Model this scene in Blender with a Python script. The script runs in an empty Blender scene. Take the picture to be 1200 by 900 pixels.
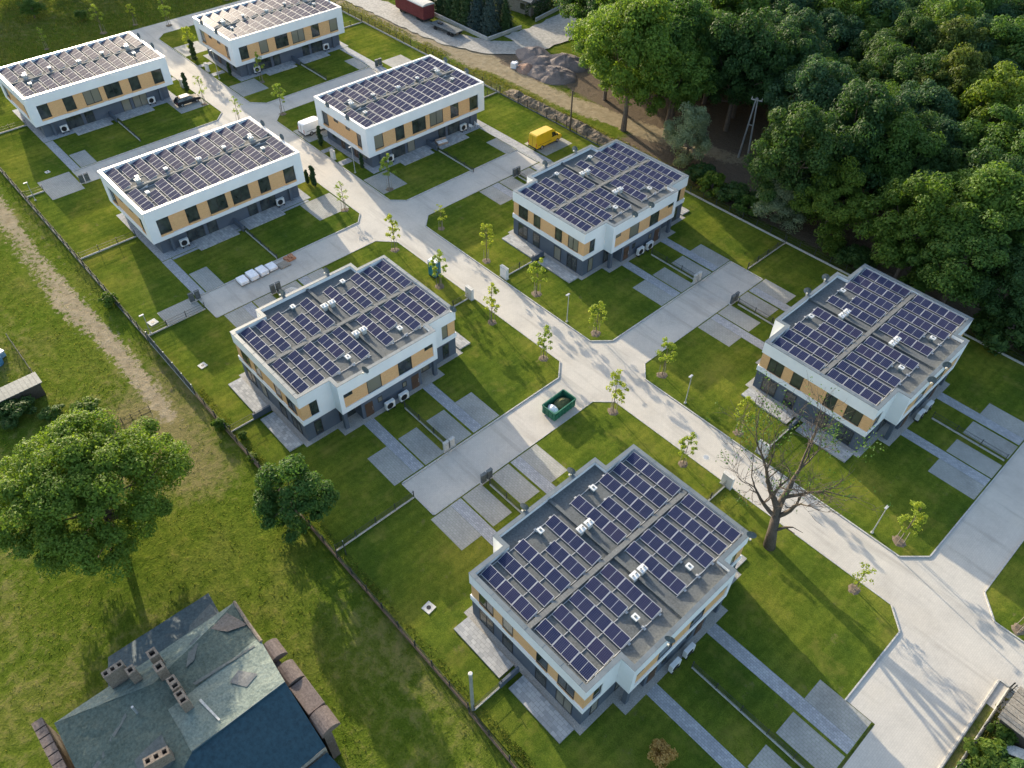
import bpy, bmesh, math, random
from mathutils import Vector, Matrix, noise

random.seed(11)
S = bpy.context.scene
COL = S.collection
R = math.radians
NZ = lambda x, y, z=0.0: noise.noise(Vector((x, y, z)))

# ------------------------------------------------------------------ camera
cam_d = bpy.data.cameras.new("camera")
cam = bpy.data.objects.new("camera", cam_d)
COL.objects.link(cam)
CAM_H = 68.0
cp, cyaw, croll = 0.80291087, 2.39112087, 0.01190564
fwd = Vector((math.cos(cyaw) * math.cos(cp), math.sin(cyaw) * math.cos(cp), -math.sin(cp)))
rgt = Vector((math.sin(cyaw), -math.cos(cyaw), 0))
upv = rgt.cross(fwd)
c_, s_ = math.cos(croll), math.sin(croll)
rt2 = c_ * rgt + s_ * upv
up2 = -s_ * rgt + c_ * upv
m = Matrix((rt2, up2, -fwd)).transposed().to_4x4()
m.translation = Vector((0, 0, CAM_H))
cam.matrix_world = m
cam_d.sensor_width = 36
cam_d.lens = 36 * 920.234 / 1200
cam_d.clip_end = 6000
S.camera = cam

# ------------------------------------------------------------------ light
SUN_EL = 15.6
SUN_AZ = 168.2                       # angle of the sun in the XY plane
sun_dir = Vector((math.cos(R(SUN_AZ)) * math.cos(R(SUN_EL)), math.sin(R(SUN_AZ)) * math.cos(R(SUN_EL)), math.sin(R(SUN_EL))))
sd = bpy.data.lights.new("sun", 'SUN')
sd.energy = 3.4
sd.angle = R(0.55)
sd.color = (1.0, 0.85, 0.64)
so = bpy.data.objects.new("sun", sd)
COL.objects.link(so)
so.location = (0, 0, 120)
so.rotation_euler = sun_dir.to_track_quat('Z', 'Y').to_euler()
W = bpy.data.worlds.new("World")
S.world = W
W.use_nodes = True
wn = W.node_tree
wn.nodes.clear()
sky = wn.nodes.new('ShaderNodeTexSky')
sky.sky_type = 'NISHITA'
sky.sun_disc = False
sky.sun_elevation = R(SUN_EL)
sky.sun_rotation = R(90 - SUN_AZ) % (2 * math.pi)
sky.air_density = 1.0
sky.dust_density = 2.0
sky.ozone_density = 0.8
bg = wn.nodes.new('ShaderNodeBackground')
bg.inputs['Strength'].default_value = 0.15
wo = wn.nodes.new('ShaderNodeOutputWorld')
wn.links.new(sky.outputs[0], bg.inputs[0])
wn.links.new(bg.outputs[0], wo.inputs[0])
S.view_settings.view_transform = 'Standard'
S.view_settings.look = 'None'
S.view_settings.gamma = 1
S.view_settings.exposure = 1.52
S.view_settings.use_curve_mapping = False

# ------------------------------------------------------------------ materials
def new_mat(name):
    mt = bpy.data.materials.new(name)
    mt.use_nodes = True
    nt = mt.node_tree
    for n in list(nt.nodes):
        nt.nodes.remove(n)
    out = nt.nodes.new('ShaderNodeOutputMaterial')
    return mt, nt, out

def principled(nt, out, rough=0.8, metal=0.0, spec=0.4):
    p = nt.nodes.new('ShaderNodeBsdfPrincipled')
    p.inputs['Roughness'].default_value = rough
    p.inputs['Metallic'].default_value = metal
    p.inputs['Specular IOR Level'].default_value = spec
    nt.links.new(p.outputs[0], out.inputs[0])
    return p

def ramp(nt, src, stops):
    r = nt.nodes.new('ShaderNodeValToRGB')
    els = r.color_ramp.elements
    while len(els) > 1:
        els.remove(els[-1])
    els[0].position = stops[0][0]
    els[0].color = (*stops[0][1], 1)
    for p, c in stops[1:]:
        e = els.new(p)
        e.color = (*c, 1)
    nt.links.new(src, r.inputs[0])
    return r.outputs[0]

def noise_tex(nt, coord, scale, detail=4, rough=0.6, stretch=None):
    n = nt.nodes.new('ShaderNodeTexNoise')
    n.inputs['Scale'].default_value = scale
    n.inputs['Detail'].default_value = detail
    n.inputs['Roughness'].default_value = rough
    if stretch:
        mp = nt.nodes.new('ShaderNodeMapping')
        mp.inputs['Scale'].default_value = stretch
        nt.links.new(coord, mp.inputs[0])
        coord = mp.outputs[0]
    nt.links.new(coord, n.inputs['Vector'])
    return n.outputs[0]

def world_pos(nt):
    g = nt.nodes.new('ShaderNodeNewGeometry')
    return g.outputs['Position']

def obj_pos(nt):
    g = nt.nodes.new('ShaderNodeTexCoord')
    return g.outputs['Object']

def mixc(nt, fac, a, b, mode='MIX'):
    n = nt.nodes.new('ShaderNodeMix')
    n.data_type = 'RGBA'
    n.blend_type = mode
    for i, v in ((0, fac), (6, a), (7, b)):
        if hasattr(v, 'node'):
            nt.links.new(v, n.inputs[i])
        elif isinstance(v, tuple):
            n.inputs[i].default_value = (*v, 1)
        else:
            n.inputs[i].default_value = v
    return n.outputs[2]

def math_n(nt, op, a, b=0.0, clamp=False):
    n = nt.nodes.new('ShaderNodeMath')
    n.operation = op
    n.use_clamp = clamp
    for i, v in ((0, a), (1, b)):
        if hasattr(v, 'node'):
            nt.links.new(v, n.inputs[i])
        else:
            n.inputs[i].default_value = v
    return n.outputs[0]

def bump(nt, p, src, strength=0.3, dist=0.05):
    b = nt.nodes.new('ShaderNodeBump')
    b.inputs['Strength'].default_value = strength
    b.inputs['Distance'].default_value = dist
    nt.links.new(src, b.inputs['Height'])
    nt.links.new(b.outputs[0], p.inputs['Normal'])

def mat_noise(name, c1, c2, scale=1.0, rough=0.85, metal=0.0, bump_s=0.0, bump_scale=20, fine=None, spec=0.3, local=False, bdist=0.05):
    """two-tone material, a broad noise plus an optional fine one"""
    mt, nt, out = new_mat(name)
    p = principled(nt, out, rough, metal, spec)
    pos = obj_pos(nt) if local else world_pos(nt)
    col = ramp(nt, noise_tex(nt, pos, scale, 5, 0.6), [(0.35, c1), (0.65, c2)])
    if fine:
        f = noise_tex(nt, pos, fine, 3, 0.7)
        col = mixc(nt, 0.55, col, ramp(nt, f, [(0.3, tuple(x * 0.6 for x in c1)), (0.7, tuple(min(1, x * 1.35) for x in c2))]))
    nt.links.new(col, p.inputs['Base Color'])
    if bump_s:
        bump(nt, p, noise_tex(nt, pos, bump_scale, 3, 0.6), bump_s, bdist)
    return mt

M = {}
M['white'] = mat_noise('white_render', (0.68, 0.70, 0.71), (0.74, 0.76, 0.77), 0.35, 0.8, spec=0.2, bump_s=0.08, bump_scale=14)
M['grey_wall'] = mat_noise('anthracite_render', (0.072, 0.092, 0.122), (0.092, 0.112, 0.142), 0.4, 0.75, bump_s=0.08, bump_scale=14)
M['dark_frame'] = mat_noise('dark_window_frame', (0.022, 0.022, 0.024), (0.03, 0.03, 0.032), 1, 0.45)
M['white_metal'] = mat_noise('white_painted_metal', (0.55, 0.56, 0.56), (0.63, 0.64, 0.63), 2, 0.5)
M['alu'] = mat_noise('aluminium_rail', (0.36, 0.37, 0.38), (0.44, 0.45, 0.46), 2, 0.6, 0.1, spec=0.2)
M['cap'] = mat_noise('parapet_cap_sheet', (0.115, 0.14, 0.155), (0.15, 0.175, 0.19), 0.8, 0.42, 0.1, spec=0.4)
M['cap_white'] = mat_noise('pale_parapet_cap_sheet', (0.50, 0.52, 0.53), (0.58, 0.60, 0.60), 0.8, 0.38, 0.2, spec=0.5)
M['roof'] = mat_noise('roof_membrane', (0.075, 0.085, 0.09), (0.115, 0.125, 0.128), 0.5, 0.9, bump_s=0.2, bump_scale=30, fine=6)
M['roof_pale'] = mat_noise('roof_upstand_membrane', (0.12, 0.125, 0.125), (0.165, 0.17, 0.165), 0.8, 0.9, fine=6)
M['brown'] = mat_noise('brown_door', (0.075, 0.045, 0.03), (0.10, 0.06, 0.04), 2, 0.5)
M['black'] = mat_noise('black_plastic', (0.012, 0.012, 0.013), (0.02, 0.02, 0.022), 2, 0.5)
M['dish'] = mat_noise('dish_grey', (0.08, 0.105, 0.12), (0.10, 0.13, 0.145), 1, 0.5)
M['beige'] = mat_noise('beige_plastic', (0.60, 0.55, 0.45), (0.66, 0.61, 0.50), 2, 0.5)
M['kerb'] = mat_noise('kerb_concrete', (0.34, 0.335, 0.315), (0.46, 0.45, 0.42), 0.9, 0.9, bump_s=0.2, fine=5)
M['plinth'] = mat_noise('fence_plinth_concrete', (0.36, 0.36, 0.34), (0.46, 0.46, 0.43), 1.2, 0.9, bump_s=0.2, fine=6)
M['mesh'] = mat_noise('fence_wire_dark', (0.03, 0.035, 0.035), (0.045, 0.05, 0.05), 2, 0.6)
M['galv'] = mat_noise('galvanised_steel', (0.36, 0.38, 0.39), (0.46, 0.48, 0.49), 1.5, 0.45, 0.5)
M['corr'] = mat_noise('weathered_sheet_metal', (0.065, 0.085, 0.095), (0.11, 0.13, 0.14), 0.8, 0.6, 0.2, fine=3)
M['rust'] = mat_noise('rusty_panel', (0.16, 0.10, 0.065), (0.24, 0.17, 0.12), 0.7, 0.9, fine=3)
M['wood_grey'] = mat_noise('weathered_wood', (0.19, 0.165, 0.13), (0.30, 0.27, 0.22), 1.5, 0.9, fine=7)
M['wood_dark'] = mat_noise('dark_wood', (0.055, 0.045, 0.035), (0.09, 0.075, 0.06), 1.5, 0.9, fine=7)
M['bark'] = mat_noise('bark', (0.085, 0.065, 0.05), (0.15, 0.12, 0.095), 1.2, 0.95, bump_s=0.6, bump_scale=9, fine=8)
M['bark_grey'] = mat_noise('grey_dead_bark', (0.05, 0.042, 0.034), (0.115, 0.095, 0.075), 1.8, 0.95, bump_s=0.6, bump_scale=9, fine=8)
M['yellow'] = mat_noise('yellow_vehicle_paint', (0.62, 0.40, 0.012), (0.66, 0.43, 0.015), 0.8, 0.35, spec=0.5)
M['vanwhite'] = mat_noise('white_vehicle_paint', (0.72, 0.72, 0.72), (0.78, 0.78, 0.78), 0.8, 0.3, spec=0.5)
M['carblack'] = mat_noise('black_vehicle_paint', (0.012, 0.014, 0.017), (0.018, 0.02, 0.024), 0.8, 0.35, spec=0.3)
M['tyre'] = mat_noise('tyre_rubber', (0.018, 0.018, 0.018), (0.03, 0.03, 0.03), 3, 0.9)
M['rim'] = mat_noise('wheel_rim', (0.35, 0.35, 0.36), (0.45, 0.45, 0.46), 3, 0.35, 0.7)
M['lamp_red'] = mat_noise('red_tail_lens', (0.35, 0.02, 0.02), (0.45, 0.03, 0.03), 3, 0.3)
M['lamp_clear'] = mat_noise('clear_lamp_lens', (0.6, 0.6, 0.58), (0.7, 0.7, 0.68), 3, 0.2)
M['skip'] = mat_noise('green_skip_paint', (0.014, 0.10, 0.06), (0.028, 0.16, 0.10), 0.7, 0.55, fine=3)
M['teal'] = mat_noise('teal_plastic', (0.015, 0.14, 0.19), (0.03, 0.20, 0.25), 1, 0.5)
M['soil'] = mat_noise('soil_heap', (0.10, 0.08, 0.06), (0.17, 0.14, 0.11), 0.5, 0.95, bump_s=0.9, bump_scale=3, fine=4, bdist=0.2)
M['gravelheap'] = mat_noise('grey_gravel_heap', (0.15, 0.125, 0.115), (0.23, 0.195, 0.18), 0.6, 0.95, bump_s=1.0, bump_scale=7, fine=7, bdist=0.15)
M['redheap'] = mat_noise('brick_rubble_heap', (0.22, 0.12, 0.085), (0.30, 0.21, 0.16), 0.8, 0.95, bump_s=0.8, bump_scale=4, fine=6, bdist=0.15)
M['brick'] = mat_noise('orange_brick', (0.34, 0.15, 0.08), (0.45, 0.23, 0.13), 3, 0.9, fine=9)
M['oldbrick'] = mat_noise('old_chimney_brick', (0.14, 0.11, 0.085), (0.25, 0.205, 0.16), 2.5, 0.9, bump_s=0.4, fine=7)
M['tile_brown'] = mat_noise('brown_clay_tile', (0.10, 0.075, 0.066), (0.17, 0.135, 0.118), 2, 0.85, bump_s=0.3, fine=6)
M['wagon'] = mat_noise('wine_red_paint', (0.12, 0.022, 0.024), (0.17, 0.04, 0.04), 0.6, 0.7, fine=3)
M['wrap'] = mat_noise('white_wrapping_film', (0.70, 0.71, 0.73), (0.84, 0.84, 0.85), 2.5, 0.35, bump_s=0.9, bump_scale=5, bdist=0.1)
M['slab'] = mat_noise('concrete_slab', (0.42, 0.41, 0.38), (0.54, 0.53, 0.49), 1.5, 0.9, fine=6)
M['felt'] = mat_noise('old_roof_felt', (0.042, 0.068, 0.058), (0.088, 0.118, 0.102), 0.45, 0.8, bump_s=0.8, bump_scale=2.5, fine=4, bdist=0.12)
M['felt_pale'] = mat_noise('pale_roof_felt', (0.11, 0.148, 0.128), (0.18, 0.218, 0.19), 0.5, 0.75, bump_s=0.8, bump_scale=2.5, fine=5, bdist=0.1)
M['felt_blue'] = mat_noise('blue_roof_sheet', (0.012, 0.040, 0.058), (0.02, 0.054, 0.072), 0.3, 0.55, bump_s=0.2, bump_scale=3, fine=3)  # shade and sky reflection of slopes turned from the sun, put into the colour
M['felt_dark'] = mat_noise('dark_roof_felt', (0.085, 0.10, 0.10), (0.12, 0.135, 0.13), 0.6, 0.8, fine=4)
M['leanto'] = mat_noise('slate_blue_leanto_felt', (0.032, 0.056, 0.068), (0.06, 0.09, 0.10), 0.6, 0.6, bump_s=0.3, bump_scale=3, fine=4)
M['stucco'] = mat_noise('old_wall_stucco', (0.22, 0.20, 0.17), (0.32, 0.29, 0.25), 0.6, 0.9, fine=4)
M['sofa'] = mat_noise('woven_brown_fabric', (0.25, 0.18, 0.13), (0.34, 0.26, 0.20), 4, 0.9)


def m_clad():
    mt, nt, out = new_mat('timber_cladding')
    p = principled(nt, out, 0.6, 0, 0.3)
    pos = world_pos(nt)
    n = noise_tex(nt, pos, 1.2, 5, 0.6, (2.2, 2.2, 14))
    col = ramp(nt, n, [(0.3, (0.60, 0.345, 0.155)), (0.7, (0.76, 0.475, 0.24))])
    w = nt.nodes.new('ShaderNodeTexWave')
    w.bands_direction = 'Z'
    w.inputs['Scale'].default_value = 2.6
    nt.links.new(pos, w.inputs[0])
    g = ramp(nt, w.outputs['Fac'], [(0.0, (0, 0, 0)), (0.12, (1, 1, 1))])
    nt.links.new(mixc(nt, g, (0.38, 0.22, 0.10), col), p.inputs['Base Color'])
    bump(nt, p, g, 0.3, 0.02)
    return mt
M['clad'] = m_clad()

def m_glass():
    mt, nt, out = new_mat('window_glass')
    p = principled(nt, out, 0.06, 0, 0.9)
    info = nt.nodes.new('ShaderNodeObjectInfo')
    pos = world_pos(nt)
    n = noise_tex(nt, pos, 0.9, 2, 0.5)
    a = ramp(nt, n, [(0.35, (0.018, 0.024, 0.026)), (0.7, (0.06, 0.07, 0.065))])
    sel = ramp(nt, info.outputs['Random'], [(0.72, (0, 0, 0)), (0.80, (1, 1, 1))])
    nt.links.new(mixc(nt, sel, a, (0.20, 0.19, 0.15)), p.inputs['Base Color'])
    return mt
M['glass'] = m_glass()

def m_glass_plain():
    mt, nt, out = new_mat('dark_vehicle_glass')
    p = principled(nt, out, 0.05, 0, 0.8)
    p.inputs['Base Color'].default_value = (0.012, 0.015, 0.018, 1)
    return mt
M['vglass'] = m_glass_plain()

def m_cells():
    mt, nt, out = new_mat('solar_cells')
    p = principled(nt, out, 0.24, 0, 0.02)
    tc = obj_pos(nt)
    sep = nt.nodes.new('ShaderNodeSeparateXYZ')
    nt.links.new(tc, sep.inputs[0])
    # six cell columns to each half (busbars run up the slope) and thin cross gaps
    fx = math_n(nt, 'FRACT', math_n(nt, 'MULTIPLY', math_n(nt, 'ADD', sep.outputs[0], 5.0), 6.4))
    fx = math_n(nt, 'ABSOLUTE', math_n(nt, 'SUBTRACT', fx, 0.5))
    lx = ramp(nt, fx, [(0.40, (0, 0, 0)), (0.47, (1, 1, 1))])
    fy = math_n(nt, 'FRACT', math_n(nt, 'MULTIPLY', math_n(nt, 'ADD', sep.outputs[1], 5.0), 5.0))
    fy = math_n(nt, 'ABSOLUTE', math_n(nt, 'SUBTRACT', fy, 0.5))
    ly = ramp(nt, fy, [(0.44, (0, 0, 0)), (0.49, (0.5, 0.5, 0.5))])
    line = math_n(nt, 'MAXIMUM', lx, ly)
    info = nt.nodes.new('ShaderNodeObjectInfo')
    base = ramp(nt, info.outputs['Random'], [(0.0, (0.012, 0.018, 0.050)), (0.5, (0.018, 0.024, 0.062)), (1.0, (0.024, 0.024, 0.056))])
    pos = world_pos(nt)
    base = mixc(nt, ramp(nt, noise_tex(nt, pos, 0.7, 3, 0.6), [(0.4, (0, 0, 0)), (0.75, (0.45, 0.45, 0.45))]), base, (0.034, 0.038, 0.072))
    nt.links.new(mixc(nt, line, base, (0.085, 0.095, 0.15)), p.inputs['Base Color'])
    p.inputs['Coat Weight'].default_value = 0.0
    p.inputs['Coat Roughness'].default_value = 0.08
    return mt
M['cells'] = m_cells()

def m_paving(name, c1, c2, c3, bw, bh, rot=0.0, wear=True, gap=0.02, contrast=0.5, dots=False):
    mt, nt, out = new_mat(name)
    p = principled(nt, out, 0.85, 0, 0.25)
    pos = world_pos(nt)
    mp = nt.nodes.new('ShaderNodeMapping')
    mp.inputs['Rotation'].default_value = (0, 0, rot)
    nt.links.new(pos, mp.inputs[0])
    b = nt.nodes.new('ShaderNodeTexBrick')
    b.inputs['Scale'].default_value = 1
    b.inputs['Brick Width'].default_value = bw
    b.inputs['Row Height'].default_value = bh
    b.inputs['Mortar Size'].default_value = gap
    b.inputs['Mortar Smooth'].default_value = 0.4
    b.inputs['Bias'].default_value = 0.0
    b.inputs['Color1'].default_value = (*c1, 1)
    b.inputs['Color2'].default_value = (*c2, 1)
    b.inputs['Mortar'].default_value = (*c3, 1)
    nt.links.new(mp.outputs[0], b.inputs[0])
    col = b.outputs[0]
    n1 = noise_tex(nt, pos, 0.22, 6, 0.65)
    col = mixc(nt, contrast, col, ramp(nt, n1, [(0.3, (0.62, 0.62, 0.62)), (0.5, (1, 1, 1)), (0.75, (1.25, 1.24, 1.2))]), 'MULTIPLY')
    n2 = noise_tex(nt, pos, 3.5, 4, 0.7)
    col = mixc(nt, 0.16 if wear else 0.35, col, ramp(nt, n2, [(0.3, (0.6, 0.6, 0.6)), (0.65, (1.15, 1.15, 1.15))]), 'MULTIPLY')
    if wear:
        # tyre wear and sweepings drawn out along the carriageway
        n3 = noise_tex(nt, pos, 0.5, 5, 0.62, (0.12, 1.5, 1))
        col = mixc(nt, ramp(nt, n3, [(0.53, (0, 0, 0)), (0.68, (0.55, 0.55, 0.55))]), col, tuple(x * 0.6 for x in c1))
        n4 = noise_tex(nt, pos, 0.09, 4, 0.6)
        col = mixc(nt, ramp(nt, n4, [(0.52, (0, 0, 0)), (0.7, (0.35, 0.35, 0.35))]), col, (0.43, 0.385, 0.31))
    nt.links.new(col, p.inputs['Base Color'])
    bump(nt, p, b.outputs['Fac'], -0.25, 0.01)
    return mt
M['street'] = m_paving('pale_street_pavers', (0.475, 0.45, 0.40), (0.45, 0.425, 0.38), (0.375, 0.355, 0.315), 0.36, 0.18, R(90), True, 0.012, 0.4)
M['pad'] = m_paving('grass_grid_pavers', (0.32, 0.32, 0.30), (0.29, 0.29, 0.272), (0.24, 0.25, 0.215), 0.42, 0.28, 0, False, 0.03, 0.6)
M['path'] = m_paving('blue_grey_path_pavers', (0.37, 0.385, 0.40), (0.27, 0.285, 0.305), (0.22, 0.225, 0.23), 0.34, 0.22, 0, False, 0.02, 0.4)
M['patio'] = m_paving('patio_setts', (0.42, 0.425, 0.42), (0.27, 0.28, 0.285), (0.24, 0.24, 0.235), 0.55, 0.36, 0, False, 0.02, 0.45)
M['apron'] = mat_noise('gravel_apron', (0.25, 0.24, 0.22), (0.36, 0.35, 0.32), 1.5, 0.95, bump_s=0.4, fine=9)
M['sideroad'] = mat_noise('worn_grey_road', (0.23, 0.225, 0.21), (0.33, 0.32, 0.29), 0.3, 0.9, bump_s=0.3, bump_scale=5, fine=2)

def m_lawn():
    mt, nt, out = new_mat('lawn_grass')
    p = principled(nt, out, 0.95, 0, 0.0)
    pos = world_pos(nt)
    n1 = noise_tex(nt, pos, 0.13, 6, 0.62)
    col = ramp(nt, n1, [(0.32, (0.048, 0.084, 0.015)), (0.50, (0.082, 0.118, 0.018)), (0.66, (0.134, 0.155, 0.028))])
    n2 = noise_tex(nt, pos, 1.7, 5, 0.7)
    col = mixc(nt, 0.6, col, ramp(nt, n2, [(0.28, (0.55, 0.62, 0.55)), (0.5, (1, 1, 1)), (0.72, (1.55, 1.36, 1.25))]), 'MULTIPLY')
    n3 = noise_tex(nt, pos, 9.0, 3, 0.75)
    col = mixc(nt, 0.75, col, ramp(nt, n3, [(0.3, (0.5, 0.55, 0.5)), (0.7, (1.5, 1.4, 1.3))]), 'MULTIPLY')
    n4 = noise_tex(nt, pos, 0.32, 6, 0.72)
    col = mixc(nt, ramp(nt, n4, [(0.53, (0, 0, 0)), (0.70, (0.7, 0.7, 0.7))]), col, (0.158, 0.155, 0.036))
    n6 = noise_tex(nt, pos, 0.55, 6, 0.75)
    col = mixc(nt, ramp(nt, n6, [(0.61, (0, 0, 0)), (0.72, (0.65, 0.65, 0.65))]), col, (0.15, 0.125, 0.07))
    n7 = noise_tex(nt, pos, 0.06, 3, 0.5)
    col = mixc(nt, 0.8, col, ramp(nt, n7, [(0.35, (0.82, 0.9, 0.85)), (0.65, (1.22, 1.08, 1.0))]), 'MULTIPLY')
    # mowing lanes
    n5 = noise_tex(nt, pos, 0.8, 3, 0.5, (1.6, 0.16, 1))
    col = mixc(nt, 0.45, col, ramp(nt, n5, [(0.4, (0.7, 0.75, 0.7)), (0.6, (1.2, 1.15, 1.1))]), 'MULTIPLY')
    nt.links.new(col, p.inputs['Base Color'])
    h = math_n(nt, 'ADD', n3, math_n(nt, 'MULTIPLY', n2, 1.5))
    bump(nt, p, h, 0.55, 0.06)
    return mt
M['lawn'] = m_lawn()

def m_ground():
    mt, nt, out = new_mat('rough_ground')
    p = principled(nt, out, 0.95, 0, 0.0)
    pos = world_pos(nt)
    a = nt.nodes.new('ShaderNodeAttribute')
    a.attribute_name = 'cover'
    sp = nt.nodes.new('ShaderNodeSeparateColor')
    nt.links.new(a.outputs['Color'], sp.inputs[0])
    n1 = noise_tex(nt, pos, 0.10, 6, 0.65)
    col = ramp(nt, n1, [(0.28, (0.062, 0.105, 0.012)), (0.5, (0.088, 0.122, 0.018)), (0.72, (0.128, 0.140, 0.034))])
    n2 = noise_tex(nt, pos, 0.8, 6, 0.72)
    col = mixc(nt, 0.75, col, ramp(nt, n2, [(0.28, (0.45, 0.55, 0.45)), (0.5, (1, 1, 1)), (0.72, (1.55, 1.35, 1.25))]), 'MULTIPLY')
    n3 = noise_tex(nt, pos, 5.0, 4, 0.75)
    col = mixc(nt, 0.6, col, ramp(nt, n3, [(0.3, (0.45, 0.5, 0.45)), (0.7, (1.5, 1.4, 1.3))]), 'MULTIPLY')
    nd = math_n(nt, 'MULTIPLY', math_n(nt, 'SUBTRACT', n2, 0.5), 1.3)
    dry = math_n(nt, 'ADD', sp.outputs[2], nd)
    col = mixc(nt, ramp(nt, dry, [(0.35, (0, 0, 0)), (0.75, (0.8, 0.8, 0.8))]), col, (0.185, 0.155, 0.075))
    floor = math_n(nt, 'ADD', sp.outputs[1], math_n(nt, 'MULTIPLY', nd, 0.6))
    col = mixc(nt, ramp(nt, floor, [(0.4, (0, 0, 0)), (0.6, (1, 1, 1))]), col, ramp(nt, n3, [(0.3, (0.095, 0.075, 0.055)), (0.7, (0.17, 0.14, 0.105))]))
    bare = math_n(nt, 'ADD', sp.outputs[0], math_n(nt, 'MULTIPLY', math_n(nt, 'SUBTRACT', noise_tex(nt, pos, 1.3, 6, 0.78), 0.5), 1.9))
    col = mixc(nt, ramp(nt, bare, [(0.47, (0, 0, 0)), (0.62, (1, 1, 1))]), col, ramp(nt, n2, [(0.3, (0.20, 0.165, 0.105)), (0.7, (0.32, 0.275, 0.19))]))
    nt.links.new(col, p.inputs['Base Color'])
    bump(nt, p, math_n(nt, 'ADD', n3, math_n(nt, 'MULTIPLY', n2, 3.0)), 0.8, 0.14)
    return mt
M['ground'] = m_ground()

def m_leaf(name, c1, c2, trans=0.35):
    mt, nt, out = new_mat(name)
    g = nt.nodes.new('ShaderNodeNewGeometry')
    info = nt.nodes.new('ShaderNodeObjectInfo')
    col = ramp(nt, g.outputs['Random Per Island'], [(0.0, c1), (0.6, tuple((a + b) / 2 for a, b in zip(c1, c2))), (1.0, c2)])
    tint = ramp(nt, info.outputs['Random'], [(0.0, (0.72, 0.84, 0.95)), (0.5, (0.95, 0.98, 1)), (1.0, (1.15, 1.08, 0.92))])
    col = mixc(nt, 1.0, col, tint, 'MULTIPLY')
    d = nt.nodes.new('ShaderNodeBsdfPrincipled')
    d.inputs['Roughness'].default_value = 0.6
    d.inputs['Specular IOR Level'].default_value = 0.25
    t = nt.nodes.new('ShaderNodeBsdfTranslucent')
    nt.links.new(col, d.inputs['Base Color'])
    nt.links.new(mixc(nt, 1.0, col, (1.25, 1.2, 0.6), 'MULTIPLY'), t.inputs[0])
    mx = nt.nodes.new('ShaderNodeMixShader')
    mx.inputs[0].default_value = trans
    nt.links.new(d.outputs[0], mx.inputs[1])
    nt.links.new(t.outputs[0], mx.inputs[2])
    nt.links.new(mx.outputs[0], out.inputs[0])
    return mt
LEAF = {
    'bright': m_leaf('leaf_bright', (0.085, 0.165, 0.024), (0.150, 0.235, 0.038), .45),
    'mid': m_leaf('leaf_mid', (0.052, 0.122, 0.022), (0.105, 0.180, 0.036), .45),
    'dark': m_leaf('leaf_dark', (0.032, 0.080, 0.020), (0.072, 0.132, 0.032), .42),
    'teal': m_leaf('leaf_blue_green', (0.036, 0.092, 0.038), (0.08, 0.145, 0.058), .42),
    'yellow': m_leaf('leaf_yellow_green', (0.070, 0.135, 0.016), (0.140, 0.205, 0.028), .45),
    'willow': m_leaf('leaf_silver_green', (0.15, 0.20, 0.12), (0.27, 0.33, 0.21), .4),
    'young': m_leaf('leaf_young', (0.17, 0.26, 0.03), (0.35, 0.40, 0.06), 0.5),
    'olive': m_leaf('leaf_olive', (0.058, 0.095, 0.018), (0.105, 0.145, 0.03), .4),
    'conifer': m_leaf('needle_green', (0.022, 0.050, 0.016), (0.045, 0.085, 0.022), 0.2),
    'spruce': m_leaf('needle_blue', (0.035, 0.060, 0.050), (0.065, 0.095, 0.075), 0.2),
    'rustyleaf': m_leaf('leaf_orange_brown', (0.40, 0.23, 0.06), (0.66, 0.42, 0.15), 0.4),
    'grass': m_leaf('grass_blade', (0.085, 0.115, 0.02), (0.17, 0.17, 0.05), 0.5),
}

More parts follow.
